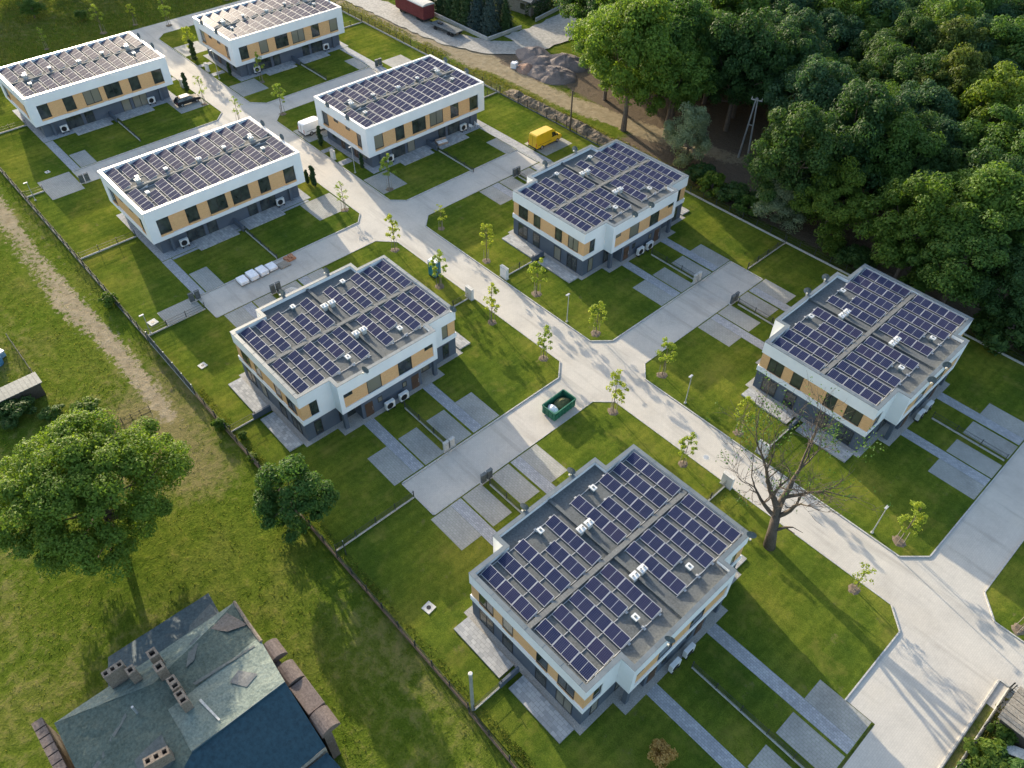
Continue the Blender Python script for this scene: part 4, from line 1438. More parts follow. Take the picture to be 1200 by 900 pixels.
b = MB(); b.profile([(-.68, 2.36), (.68, 2.36), (.5, 2.58), (-.5, 2.58)], -.68, .68); b.build('roof', M['vanwhite'], t, bevel=.03)
b = MB(); b.box(-.45, .45, -.65, -.62, .2, 2.2); b.build('door', M['teal'], t)
b = MB(); b.box(-.6, .6, -.6, .6, 0, .12); b.build('base', M['black'], t)
def pallet(x, y, w, l, h, label, lumpy=False):
    t = thing('wrapped_pallet', label, 'pallet', (x, y, ZS), R(random.uniform(-3, 3)), 'wrapped pallets of paving')
    p = MB()
    for k in range(6):
        p.box(-w / 2, w / 2, -l / 2 + k * l / 5.5, -l / 2 + k * l / 5.5 + .12, .1, .14)
    for k in (-1, 0, 1):
        p.box(k * w * .42 - .05, k * w * .42 + .05, -l / 2, l / 2, 0, .1)
    p.build('pallet', M['wood_grey'], t)
    b = MB(); b.box(-w / 2 + .04, w / 2 - .04, -l / 2 + .04, l / 2 - .04, .14, h); b.build('load', M['wrap'], t, bevel=.07)
pallet(-86.9, 30.5, 1.7, 1.3, .62, 'first wrapped pallet in the row, at the end away from the street')
pallet(-86.9, 32.0, 1.8, 1.3, .8, 'second wrapped pallet in the row, tall and bright white')
pallet(-86.9, 33.5, 1.75, 1.3, .75, 'third wrapped pallet in the row of four, creased film on top')
pallet(-87.0, 35.0, 1.6, 1.3, .55, 'last wrapped pallet in the row, at the end nearer the street')
t = thing('brick_stack', 'low stack of orange bricks beside the wrapped pallets', 'bricks', (-87.2, 38.0, ZS), R(4))
for k in range(3):
    b = MB()
    for i in range(6):
        for j in range(3):
            if k == 2 and random.random() < .5:
                continue
            b.box(-.55 + j * .38, -.55 + j * .38 + .36, -.7 + i * .24, -.7 + i * .24 + .22, k * .14, k * .14 + .13)
    b.build('brick_layer', M['brick'], t)
t = thing('board_stack', 'flat grey boards lying on the lane beside the wrapped pallets', 'boards', (-86.6, 36.6, ZS), R(2))
b = MB(); b.box(-.7, .7, -.8, .8, 0, .12); b.box(-.6, .75, -.7, .85, .125, .2); b.build('boards', M['wood_grey'], t)
t = thing('sand_heap_board', 'pale gravel spilt beside the dark meter pillars opposite the pallets', 'gravel', (-81.2, 35.2, LZ), 0)
bpy.data.objects.remove(t)
heap('gravel_heap', 'small pale gravel heap beside the dark meter pillars opposite the pallets', 'gravel', -80.6, 34.3, 1.0, 1.1, .5, M['slab'], 12, None, LZ)

def garden_chair(x, y, label, rz):
    t = thing('garden_chair', label, 'chair', (x, y, .3), rz, 'white garden chairs')
    b = MB(); b.box(-.3, .3, -.3, .3, .4, .45); b.build('seat', M['vanwhite'], t)
    b = MB(); b.box(-.3, .3, .26, .32, .452, .95); b.build('backrest', M['vanwhite'], t)
    for sx in (-1, 1):
        for sy in (-1, 1):
            l = MB(); l.tube([(sx * .26, sy * .26, 0), (sx * .26, sy * .26, .4)], .025, 6); l.build('leg', M['vanwhite'], t)
garden_chair(-98.3, 81.2, 'white garden chair near the right end of the long house by the white van', R(200))
garden_chair(-98.2, 82.4, 'white garden chair at the corner nearest the sunlit path', R(170))
t = thing('garden_sofa', 'striped brown garden sofa on the patio of the long house by the white van', 'sofa', (-97.7, 74.2, .2), R(80))
b = MB(); b.box(-1.0, 1.0, -.45, .45, 0, .36); b.build('seat', M['sofa'], t, bevel=.04)
b = MB(); b.box(-1.0, 1.0, .45, .65, 0, .8); b.build('backrest', M['sofa'], t, bevel=.04)
b = MB(); b.box(-.9, -.05, -.4, .4, .365, .5); b.box(.05, .9, -.4, .4, .365, .5); b.build('cushion', M['vanwhite'], t, bevel=.04)

# dirt heaps by the side road
g = 'gravel and earth heaps by the side road'
heap('gravel_heap', 'grey gravel heap farthest left beside the side road', 'gravel', -113.2, 110.6, 4.32, 3.60, 1.52, M['gravelheap'], 21, g)
heap('gravel_heap', 'broad grey gravel heap in the middle of the row', 'gravel', -109.6, 108.6, 3.84, 4.32, 1.44, M['gravelheap'], 22, g)
heap('gravel_heap', 'grey gravel heap in front, nearest the dirt road', 'gravel', -103.6, 107.2, 4.56, 3.60, 1.84, M['gravelheap'], 23, g)
heap('gravel_heap', 'dark gravel heap half under the big bright trees', 'gravel', -106.2, 112.4, 4.56, 4.08, 1.92, M['gravelheap'], 24, g)
heap('rubble_heap', 'reddish brick rubble heap at the dirt road', 'rubble', -109.2, 104.9, 2.6, 2.2, 1.3, M['redheap'], 25, g)
heap('gravel_heap', 'low gravel heap between the rubble and the front heap', 'gravel', -106.2, 105.8, 3.60, 2.88, 1.52, M['gravelheap'], 26, g)
t = thing('big_bag', 'white builder bag beside the brick rubble', 'bag', (-111.5, 103.6, 0), R(20))
b = MB(); b.box(-.6, .6, -.6, .6, 0, 1.1); b.build('sack', M['wrap'], t, bevel=.12)
b = MB(); b.tube([(-.5, -.5, 1.1), (-.3, -.3, 1.4), (0, 0, 1.25)], .05, 5); b.tube([(.5, .5, 1.1), (.3, .3, 1.4), (0, 0, 1.25)], .05, 5); b.build('strap', M['wrap'], t)
# the long bank of dug earth behind the fence
mb = MB()
NXB, NYB = 150, 26
def bank(i, j):
    u, v = i / NXB, j / NYB
    x = -105.5 + 27.5 * u
    wv = 1.55 + .5 * NZ(x * .35, 1.0)
    y = 96.0 + .5 * NZ(x * .25, 3.3) + (v - .5) * 2 * wv
    e = (1 - abs(2 * v - 1) ** 1.6) * min(1, u * 9, (1 - u) * 7)
    h = e * (.75 + .55 * NZ(x * .45, y * .5, 2) + .35 * NZ(x * 1.1, y * 1.2, 5)) + e * (.16 * NZ(x * 2.6, y * 2.6, 8) + .07 * NZ(x * 6, y * 6, 9))
    return (x, y, max(h, 0) - .04)
for i in range(NXB):
    for j in range(NYB):
        mb.face([bank(i, j), bank(i + 1, j), bank(i + 1, j + 1), bank(i, j + 1)])
tag(mb.build('earth_bank', mat_noise('dug_earth', (.085, .07, .05), (.19, .155, .115), .9, .95, bump_s=.6, bump_scale=5, fine=5, bdist=.2)), 'long bank of dug earth and rubble behind the estate fence', 'earth bank')

# ------------------------------------------------------------------ yard behind: wagon, flatbed, walls, small house
t = thing('box_wagon', 'wine red box wagon with pale roof beside the side road', 'wagon', (-145.0, 104.9, 0), R(0))
b = MB(); b.box(-5, 5, -1.5, 1.5, .9, 3.6)
for k in range(-12, 13):
    b.box(k * .4 - .03, k * .4 + .03, -1.53, -1.5, .95, 3.5)
b.build('body', M['wagon'], t)
b = MB()
rp = [(1.65 * math.cos(a), 3.6 + .5 * math.sin(a)) for a in [math.pi * k / 10 for k in range(11)]]
b.profile(rp, -5.1, 5.1); b.build('roof', M['slab'], t)
b = MB(); b.box(-5.05, 5.05, -1.2, 1.2, .6, .9); b.build('chassis', M['black'], t)
for x in (-3.6, -2.4, 2.4, 3.6):
    for s in (-1, 1):
        w = MB(); w.tube([(x, s * 1.0, .45), (x, s * 1.2, .45)], .45, 14); w.build('wheel', M['black'], t)
t = thing('flatbed_trailer', 'empty flatbed trailer standing behind the red wagon', 'trailer', (-133.8, 104.6, 0), R(3))
b = MB(); b.box(-3.9, 3.9, -1.25, 1.25, .95, 1.12); b.build('deck', M['corr'], t)
b = MB()
for s in (-1, 1):
    b.box(-3.9, 3.9, s * .8 - .08, s * .8 + .08, .7, .95)
b.build('chassis', M['black'], t)
b = MB(); b.box(-2.6, -1.4, -.3, .3, 1.122, 1.3); b.build('tool_box', M['black'], t)
for x in (-2.4, 1.8, 2.8):
    for s in (-1, 1):
        w = MB(); w.tube([(x, s * .95, .4), (x, s * 1.2, .4)], .4, 14); w.build('wheel', M['tyre'], t)
def low_wall(x0, y0, x1, y1, label, h=.7):
    L = math.hypot(x1 - x0, y1 - y0)
    t = thing('garden_wall', label, 'wall', (x0, y0, 0), math.atan2(y1 - y0, x1 - x0), 'low walls of the yard with the hedge')
    b = MB(); b.box(0, L, -.12, .12, 0, h); b.build('wall', M['plinth'], t)
    b = MB(); b.box(-.03, L + .03, -.17, .17, h + .002, h + .08); b.build('coping', M['kerb'], t)
low_wall(-160, 108, -124.6, 108, 'low concrete wall behind the red wagon and the trailer')
low_wall(-124.45, 108, -124.45, 117.5, 'low concrete wall at the corner beside the side road')
low_wall(-125.2, 122.5, -128.5, 142, 'low concrete wall under the trimmed hedge')
t = thing('cottage', 'small pale blue roofed cottage half hidden behind the hedges', 'house', (-133, 126.5, 0), R(8))
b = MB(); b.box(-4.5, 4.5, -3.5, 3.5, 0, 3.0); b.build('wall', M['stucco'], t)
b = MB(); b.profile([(-4.0, 2.9), (0, 5.0), (4.0, 2.9), (4.0, 3.05), (0, 5.2), (-4.0, 3.05)], -4.9, 4.9); b.build('roof', M['corr'], t)
b = MB(); b.box(-1.5, -.9, .6, 1.2, 4.0, 5.8); b.build('chimney', M['oldbrick'], t)
for x in (-2.6, 2.2):
    window(t, 'y-', 3.5, x, 1.0, 1.2, 1.2, 1)

# ------------------------------------------------------------------ old building in the near left corner
t = thing('old_house', 'old building with patched grey green roof and many chimneys', 'house', (0, 0, 0))
Z5 = 5.0
A_, B_ = (-41.3, -10.1, Z5), (-41.2, 5.45, Z5)
P_ = (-38.5, -2.95, 6.4)
Q_ = (-40.7, 4.4, 5.35)
R1, R2 = (-31.2, -3.1, 7.4), (-31.2, 4.85, 7.4)
NB = (-35.9, 5.25, 6.3)
b = MB(); b.prism([(-41.1, -10.0), (-25.5, -10.0), (-25.5, 4.6), (-35.0, 4.9), (-35.8, 5.1), (-41.0, 5.3)], 0, 4.9); b.box(-25.49, -22.6, -10.0, 4.5, 0, 4.0); b.build('wall', M['stucco'], t)
def rough_roof(name, polys, mat, sub=7, amp=.10, seed=0):
    mb = MB()
    for p in polys:
        p = [Vector(q) for q in p]
        if len(p) == 3:
            a, b_, c = p
            for i in range(sub):
                for j in range(sub - i):
                    f = lambda u, v: a + (b_ - a) * (u / sub) + (c - a) * (v / sub)
                    mb.face([f(i, j), f(i + 1, j), f(i, j + 1)])
                    if i + j < sub - 1:
                        mb.face([f(i + 1, j), f(i + 1, j + 1), f(i, j + 1)])
        else:
            a, b_, c, d = p
            for i in range(sub):
                for j in range(sub):
                    f = lambda u, v: a * (1 - u / sub) * (1 - v / sub) + b_ * (u / sub) * (1 - v / sub) + c * (u / sub) * (v / sub) + d * (1 - u / sub) * (v / sub)
                    mb.face([f(i, j), f(i + 1, j), f(i + 1, j + 1), f(i, j + 1)])
    mb.v = [(v[0], v[1], (v[2] if v[2] < 5 else 5 + (v[2] - 5) * .65) + amp * NZ(v[0] * .8, v[1] * .8, seed)) for v in mb.v]
    return mb.build(name, mat, t)
rough_roof('roof_slope', [(A_, P_, Q_, B_)], M['felt_pale'], seed=1)  # steep face to the sun, its sunlit brightness put into the pale colour
rough_roof('roof_slope', [(P_, (-35.6, -3.0, 6.75), (-36.4, 5.3, 6.2), Q_), ((-36.4, 5.3, 6.2), Q_, B_)], M['felt'], seed=1)
rough_roof('roof_slope', [((-35.6, -3.0, 6.75), R1, R2, (-36.4, 5.3, 6.2))], M['felt_pale'], seed=1)
rough_roof('roof_slope', [(A_, (-34.5, -10.25, 5.0), (-33.4, -3.05, 7.1), P_), ((-34.5, -10.25, 5.0), (-27.5, -10.25, 5.0), R1, (-33.4, -3.05, 7.1))], M['felt'], seed=2)
rough_roof('roof_slope', [(R1, (-27.5, -10.25, 5.0), (-25.5, -10.25, 4.95), (-25.5, 4.6, 4.97)), (R1, (-25.5, 4.6, 4.97), R2)], M['felt_blue'], seed=3, amp=.03)
rough_roof('low_roof', [((-25.3, -10.2, 4.4), (-22.4, -10.2, 4.1), (-22.4, 4.8, 4.1), (-25.3, 4.5, 4.4))], M['felt_blue'], seed=3, amp=.03)
# darker patches where the felt has been mended or has come off
rough_roof('felt_patch', [((-40.5, 4.45, 5.5), (-38.2, 5.2, 5.95), (-38.7, 3.6, 6.02), (-40.1, 2.7, 5.65))], mat_noise('bare_roof_boards', (.12, .10, .085), (.19, .165, .14), 1.2, .9, fine=5), seed=1)
rough_roof('felt_patch', [((-36.3, -.6, 6.75), (-36.0, 4.6, 6.36), (-35.8, 4.7, 6.40), (-36.0, -.5, 6.8))], M['felt_dark'], seed=1)
rough_roof('felt_patch', [((-34.6, -.9, 7.06), (-32.0, -.5, 7.42), (-32.0, -.35, 7.42), (-34.6, -.7, 7.06))], M['slab'], seed=1)
rough_roof('felt_patch', [((-37.9, -5.6, 6.05), (-37.6, -5.6, 6.1), (-35.2, -9.6, 5.2), (-35.6, -9.6, 5.2))], M['felt_dark'], seed=2)
rough_roof('felt_patch', [((-34.2, -4.2, 6.85), (-31.6, -4.4, 7.0), (-31.4, -6.9, 6.2), (-34.0, -6.6, 6.2))], M['felt_dark'], seed=2)
rough_roof('felt_patch', [((-34.8, 2.6, 6.86), (-33.4, 3.6, 7.03), (-33.0, 2.4, 7.1), (-34.3, 1.6, 6.96))], M['roof_pale'], seed=1)
rough_roof('felt_patch', [((-40.2, 1.8, 5.63), (-38.2, .4, 6.3), (-38.0, -.4, 6.36), (-40.0, .8, 5.75))], M['felt_dark'], seed=1)
mb = MB(); mb.tube([(-31.2, -3.1, 6.58), (-31.2, 4.85, 6.58)], .09, 6); mb.build('ridge', M['felt_blue'], t)
mb = MB(); mb.tube([B_, (-38.5, 5.3, 5.6), (-35.9, 5.25, 5.85)], .16, 6); mb.build('eaves_board', M['oldbrick'], t)
def flues(x, y, n, w, h, z, rz, cx=1):
    mb = MB()
    L = n * w
    mb.box(-L / 2, L / 2, -w * .55 * cx, w * .55 * cx, -1.6, h)
    for k in range(n):
        x0 = -L / 2 + k * w
        P = [(x0, -w * .55), (x0 + w, -w * .55), (x0 + w, w * .55), (x0, w * .55)]
        mb.ring(P, inset(P, w * .24), h + .002, h + .42)
    o = mb.build('chimney', M['oldbrick'], t, (x, y, z), (0, 0, rz))
    d = MB()
    for k in range(n):
        x0 = -L / 2 + k * w
        d.box(x0 + .24 * w, x0 + .76 * w, -w * .3, w * .3, h + .003, h + .05)
    d.build('flue_opening', M['black'], o)
flues(-41.0, -4.75, 3, 0.55, 1.17, 5.65, R(90), 1)
flues(-40.0, -3.75, 1, 0.66, 1.08, 5.71, R(90))
flues(-40.0, -1.85, 1, 0.75, 1.26, 5.78, R(90))
flues(-38.6, -1.95, 1, 0.75, 0.99, 6.04, R(90))
flues(-36.6, -1.7, 2, 0.63, 0.81, 6.24, R(0))
flues(-35.0, -1.75, 2, 0.63, 0.99, 6.30, R(0))
flues(-32.2, -5.1, 3, 0.60, 0.90, 6.30, R(80))
mb = MB(); mb.tube([(-37.2, -4.9, 5.6), (-37.2, -4.9, 7.0)], .1, 8); mb.build('vent_pipe', M['galv'], t)
# lean-to and stepped gable copings
rough_roof('lean_to_roof', [((-44.9, -4.9, 3.3), (-41.3, -6.2, 3.9), (-41.2, 4.0, 3.9), (-44.7, 4.3, 3.3))], M['leanto'], amp=.05, seed=5)
rough_roof('felt_patch', [((-43.4, 3.9, 3.62), (-41.5, 4.0, 3.96), (-41.6, .9, 3.96), (-42.6, 1.6, 3.8))], M['felt_dark'], amp=.05, seed=5)
mb = MB(); mb.prism([(-44.6, -4.7), (-41.3, -6.0), (-41.2, 3.9), (-44.5, 4.1)], 0, 3.1); mb.build('lean_to_wall', M['wood_dark'], t)
for x, L in ((-34.8, 1.7), (-32.2, 1.9), (-27.1, 1.9)):
    mb = MB()
    n = 10
    ar = [(x - L / 2, L / 2)]
    P = [(4.75 + .85 * (1 - math.cos(math.pi * k / n)), 5.0 + .75 * math.sin(math.pi * k / n)) for k in range(n + 1)]
    mb.profile(P, x - L / 2, x + L / 2)
    mb.build('gable_coping', M['tile_brown'], t, smooth=False)
mb = MB(); mb.box(-31.1, -28.2, 4.9, 6.4, 4.6, 5.5); mb.build('gable_coping', M['tile_brown'], t, bevel=.05)
mb = MB(); mb.box(-35.7, -26.2, 4.92, 5.6, 0, 4.95); mb.build('gable_wall', M['tile_brown'], t)
for k in range(9):
    mb = MB(); mb.box(-42.6 + k * .85, -41.85 + k * .85, -11.5, -10.7, 4.2, 4.75 - .02 * k); mb.build('coping_tile', M['tile_brown'], t)
mb = MB(); mb.box(-42.7, -35, -11.4, -10.8, 0, 4.2); mb.build('gable_wall', M['oldbrick'], t)

# ------------------------------------------------------------------ yard on the left edge, shed in the near right corner
t = thing('lean_to_shed', 'low shed with grey sheet roof at the left edge beside the blue barrel', 'shed', (-84.6, .3, 0))
b = MB(); b.profile([(-4.2, 1.9), (2.6, 1.9), (2.6, 2.0), (-4.2, 2.0)], -1.1, 1.1); 
b = MB()
for k in range(14):
    x = -4.2 + k * .5
    b.profile([(x, 1.9), (x + .49, 1.9), (x + .49, 2.0), (x, 2.03)], -1.15, 1.15)
b.build('roof', M['corr'], t)
b = MB(); b.box(-1, 1, -4.1, 2.5, 0, 1.88); b.build('wall', M['wood_dark'], t)
t = thing('barrel', 'blue plastic barrel in the yard on the left edge', 'barrel', (-92.5, .4, 0))
b = MB(); b.tube([(0, 0, 0), (0, 0, .1), (0, 0, .5), (0, 0, 1.0), (0, 0, 1.15)], [.5, .58, .62, .58, .48], 16); b.build('drum', mat_noise('blue_plastic', (.05, .16, .30), (.09, .24, .40), 1.5, .5), t)
b = MB(); b.tube([(0, 0, 1.15), (0, 0, 1.2)], [.5, .44], 16); b.build('lid', M['vanwhite'], t)
t = thing('crate', 'blue and white crate beside the blue barrel', 'crate', (-94.1, .9, 0), R(20))
b = MB(); b.box(-.8, .8, -.5, .5, 0, .8); b.build('box', mat_noise('pale_blue_paint', (.20, .33, .45), (.30, .43, .52), 1.5, .6), t, bevel=.03)
b = MB(); b.box(-.85, .85, -.55, .55, .805, .88); b.build('lid', M['vanwhite'], t)
t = thing('garden_shed', 'wooden shed with slatted pale roof in the near right corner', 'shed', (10.9, 49.4, 0), R(-2))
b = MB(); b.box(-1.6, 1.6, -1.7, 1.7, 0, 1.9); b.build('wall', M['wood_dark'], t)
b = MB()
for k in range(11):
    b.box(-1.9, 1.9, -2.0 + k * .37, -2.0 + k * .37 + .33, 1.95 + (k % 2) * .03, 2.02 + (k % 2) * .03)
b.build('roof', M['wood_grey'], t)
b = MB(); b.box(-1.62, -1.6, -.5, .5, .1, 1.8); b.build('door', M['wood_grey'], t)
t = thing('garden_table', 'pale weathered table among weeds below the wooden shed', 'table', (11.2, 46.6, 0), R(25))
b = MB(); b.box(-.9, .9, -.45, .45, .7, .78); b.build('table_top', M['slab'], t)
for sx in (-1, 1):
    for sy in (-1, 1):
        b = MB(); b.box(sx * .8 - .04, sx * .8 + .04, sy * .38 - .04, sy * .38 + .04, 0, .7); b.build('leg', M['wood_grey'], t)

# ------------------------------------------------------------------ vegetation
def rnd_dir(up=0.0):
    while True:
        v = Vector((random.uniform(-1, 1), random.uniform(-1, 1), random.uniform(-1, 1)))
        if 0.05 < v.length < 1:
            v.normalize()
            v.z += up
            return v.normalized()

def leaf(mb, p, n, s):
    a = n.orthogonal().normalized()
    ang = random.uniform(0, 6.283)
    b = n.cross(a)
    u = a * math.cos(ang) + b * math.sin(ang)
    w = n.cross(u)
    k = random.uniform(.45, .75)
    i = len(mb.v)
    fold = n * (s * .18)
    mb.v.extend([tuple(p + u * s), tuple(p + w * s * k + fold), tuple(p - u * s), tuple(p - w * s * k + fold)])
    mb.f.append((i, i + 1, i + 2, i + 3))
    mb.m.append(0)

def crown_mesh(name, mat, clumps, per, size, up=.35):
    """clumps: (centre, radius); leaves sit around every clump, mostly on its outer shell"""
    mb = MB()
    for c, r in clumps:
        c = Vector(c)
        for _ in range(int(per)):
            d = rnd_dir(.25)
            rr = r * (random.random() ** .35)
            p = c + Vector((d.x * rr, d.y * rr, d.z * rr * .75))
            nn = (d + Vector((random.gauss(0, .42), random.gauss(0, .42), random.gauss(0, .42) + up))).normalized()
            leaf(mb, p, nn, size * random.uniform(.65, 1.3))
    return mb.mesh(name, mat, fix=False)

def round_clumps(r, h, base, n, cr, seed, lob=.35, squash=1.0):
    """clump centres on an uneven crown: ellipsoid from height base to h"""
    random.seed(seed)
    out = []
    cz, hz = (base + h) / 2, (h - base) / 2
    for k in range(n):
        d = rnd_dir(.18)
        w = 1 + lob * NZ(d.x * 1.6, d.y * 1.6, d.z * 1.6 + seed)
        q = random.choice((.9, .9, .78, .6, .95))
        taper = 1 - .22 * max(0, d.z) 
        out.append(((d.x * r * w * q * taper, d.y * r * w * q * taper, cz + d.z * hz * w * q), cr * random.uniform(.65, 1.35)))
    return out

def trunk_mesh(h, r0, clumps, nb, lean=(0, 0), mat=None, base=.3):
    mb = MB()
    top = Vector((lean[0], lean[1], h))
    pts = [Vector((0, 0, -.2)), Vector((lean[0] * .2, lean[1] * .2, h * .3)) + Vector((random.uniform(-.1, .1), random.uniform(-.1, .1), 0)), Vector((lean[0] * .6, lean[1] * .6, h * .65)), top]
    mb.tube(pts, [r0 * 1.25, r0 * .85, r0 * .55, r0 * .15], 7)
    pick = random.sample(clumps, min(nb, len(clumps)))
    for c, cr in pick:
        c = Vector(c)
        f = random.uniform(base, .7)
        s = Vector((lean[0] * f, lean[1] * f, h * f))
        mid = s.lerp(c, .5) + Vector((0, 0, -.12 * (c - s).length * .5))
        mb.tube([s, mid, c], [r0 * .38, r0 * .24, r0 * .07], 5)
    return mb.mesh('trunk', mat or M['bark'])

def make_tree(name, tone, r, h, base, seed, n=46, cr=None, per=150, size=.30, nb=14):
    cl = round_clumps(r, h, base, n, cr or r * .30, seed, .55)
    cm = crown_mesh('crown', LEAF[tone], cl, per, size)
    tm = trunk_mesh(h * .8, .03 * h * .8, cl, nb)
    return (tm, cm)

def plant_tree(meshes, name, x, y, label, cat='tree', group=None, s=1.0, sz=1.0, rz=None, mat=None):
    t = thing(name, label, cat, (x, y, 0), random.uniform(0, 6.28) if rz is None else rz, group)
    t.scale = (s * random.uniform(.9, 1.1), s * random.uniform(.9, 1.1), s * sz)
    link('trunk', meshes[0], t)
    link('crown', meshes[1], t)
    return t

PROTO = {}
for tone, seeds in (('bright', (1, 2)), ('mid', (3, 4, 5)), ('dark', (6, 7)), ('teal', (8, 9)), ('yellow', (10, 11)), ('olive', (12,))):
    PROTO[tone] = [make_tree('t', tone, 5.2, 12.5, 3.0, s, n=120, cr=1.12, per=225, size=.17) for s in seeds]
    for a, b in PROTO[tone]:
        pass
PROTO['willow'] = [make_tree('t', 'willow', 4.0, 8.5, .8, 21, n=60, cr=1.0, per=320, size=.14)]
PROTO['bush'] = [make_tree('t', 'mid', 2.2, 3.0, .1, 23, n=26, cr=.75, per=120, size=.22), make_tree('t', 'yellow', 2.0, 3.2, .1, 24, n=24, cr=.7, per=110, size=.22), make_tree('t', 'dark', 2.4, 3.0, .1, 25, n=26, cr=.8, per=120, size=.22)]

# the wood on the right: trees whose crowns show on their own
tone_word = {'bright': 'bright green', 'mid': 'mid green', 'dark': 'dark green', 'teal': 'blue green', 'yellow': 'yellow green', 'olive': 'olive green'}
WOOD = [  # x, y, scale, height factor, tone, label
    (-80.5, 101.0, 1.5, 1.2, 'bright', 'tall bright green tree with visible trunk at the wood edge above the earth bank'),
    (-90.5, 107.0, 1.2, 1.1, 'bright', 'bright green tree at the left end of the wood, beside the gravel heaps'),
    (-75.5, 106.5, 1.2, 1.1, 'bright', 'broad bright tree behind the slender silver green one'),
    (-78.1, 111.4, 1.35, 1.15, 'mid', 'tall mid green tree behind the bright trees at the left end of the wood'),
    (-94.0, 117.6, 1.35, 1.1, 'bright', 'bright tree at the upper left of the wood, near the worn grey road'),
    (-68.5, 114.5, 1.4, 1.15, 'dark', 'dark tree over the left of the clearing with the double legged pole'),
    (-81.3, 127.8, 1.3, 1.1, 'mid', 'mid green tree at the top edge of the photo above the bright trees'),
    (-67.1, 125.2, 1.3, 1.1, 'teal', 'blue green tree at the top of the wood, left of the pale crowned one'),
    (-53.0, 112.5, 1.3, 1.1, 'teal', 'big blue green crown right behind the double legged pole'),
    (-66.6, 145.4, 1.4, 1.0, 'yellow', 'yellowish crown at the top edge of the photo, middle of the wood'),
    (-44.5, 114.5, 1.05, 1.15, 'yellow', 'upright yellow green tree right of the blue green crown'),
    (-37.0, 107.6, 1.25, 1.05, 'mid', 'mid green round crown below the dark hollow of the wood'),
    (-51.2, 151.6, 1.4, 1.0, 'mid', 'mid green crown at the top of the wood, left of the olive one'),
    (-40.2, 130.4, 1.15, 1.25, 'olive', 'slim olive tree in the dark hollow of the wood'),
    (-39.1, 149.6, 1.4, 1.0, 'mid', 'large mid green crown near the top right corner of the photo'),
    (-33.2, 129.1, 1.4, 1.05, 'yellow', 'large yellow green crown at the right edge of the photo'),
    (-24.7, 119.4, 1.35, 1.05, 'mid', 'mid green crown at the right edge below the yellow green one'),
    (-38.9, 97.4, .9, 1.05, 'yellow', 'smaller yellow green tree beside the silver bush'),
    (-27.0, 97.4, 1.25, .95, 'yellow', 'broad yellow green tree behind the square house at the wood'),
    (-20.2, 96.9, 1.15, .95, 'mid', 'mid green tree behind the solar roof of the square house at the wood'),
    (-22.5, 110.2, 1.2, 1.05, 'dark', 'dark tree behind the broad yellow green one'),
    (-49.8, 129.6, 1.3, 1.0, 'dark', 'dark tree in the middle of the wood, left of the hollow'),
    (-35.3, 117.4, 1.1, 1.0, 'teal', 'blue green tree in the hollow behind the mid green round crown'),
    (-14.2, 97.4, 1.0, .9, 'dark', 'dark tree at the wood edge right of the solar roof at the wood'),
    (-63.0, 120.0, 1.25, 1.1, 'dark', 'dark tree in the shade behind the clearing'),
]
taken = []
for k, (x, y, s, sz, tone, lab) in enumerate(WOOD):
    random.seed(500 + k)
    plant_tree(random.choice(PROTO[tone]), 'tree', x, y, lab, 'tree', 'trees of the wood', s, sz)
    taken.append((x, y, s * 5.0))
random.seed(77)
CAM_I = cam.matrix_world.inverted()
def in_photo(x, y, z):
    q = CAM_I @ Vector((x, y, z))
    return (.5 + q.x / -q.z * 920.234 / 1200, .5 - q.y / -q.z * 920.234 / 900)
fill = []
for iy in range(22):
    for ix in range(20):
        x = -112 + ix * 7.4 + random.uniform(-2.2, 2.2) + (iy % 2) * 3.5
        y = 98 + iy * 7.4 + random.uniform(-2.2, 2.2)
        if x < -100 + (y - 112) * -.12 - 1 and y < 118:
            continue
        if (y < 108 and x < -50) or (y < 114 and x < -54) or y < 97 or x > 14:
            continue
        u, v = in_photo(x, y, 10)
        if u > 1.035 or v < -.05:          # nothing of it would show in the picture
            continue
        if any(math.hypot(x - a, y - b) < c * .72 for a, b, c in taken):
            continue
        fill.append((v, u, x, y, random.choices(['dark', 'mid', 'teal', 'bright', 'yellow', 'olive'], [5, 5, 3, 1, 1, 1])[0], random.uniform(.95, 1.35)))
        taken.append((x, y, fill[-1][-1] * 5.0))
fill.sort()
ORD = ['first', 'second', 'third', 'fourth', 'fifth', 'sixth', 'seventh', 'eighth', 'ninth', 'tenth', 'eleventh', 'twelfth', 'thirteenth', 'fourteenth']
ROWN = ['topmost', 'second', 'third', 'fourth', 'fifth', 'sixth', 'seventh', 'eighth', 'ninth', 'tenth', 'eleventh', 'twelfth']
for r in range(0, len(fill), 12):
    row = sorted(fill[r:r + 12], key=lambda q: -q[1])
    for k, (v, u, x, y, tone, s) in enumerate(row):
        lab = '%s crown in the crowded wood, %s from the right in the %s row' % (tone_word[tone], ORD[k], ROWN[r // 12])
        plant_tree(random.choice(PROTO[tone]), 'tree', x, y, lab, 'tree', 'trees of the wood', s, random.uniform(.9, 1.15))
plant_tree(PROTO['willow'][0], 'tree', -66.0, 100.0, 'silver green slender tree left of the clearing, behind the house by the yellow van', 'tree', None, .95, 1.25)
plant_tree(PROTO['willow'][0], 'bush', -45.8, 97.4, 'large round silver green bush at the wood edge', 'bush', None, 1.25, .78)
g = 'bushes along the wood edge'
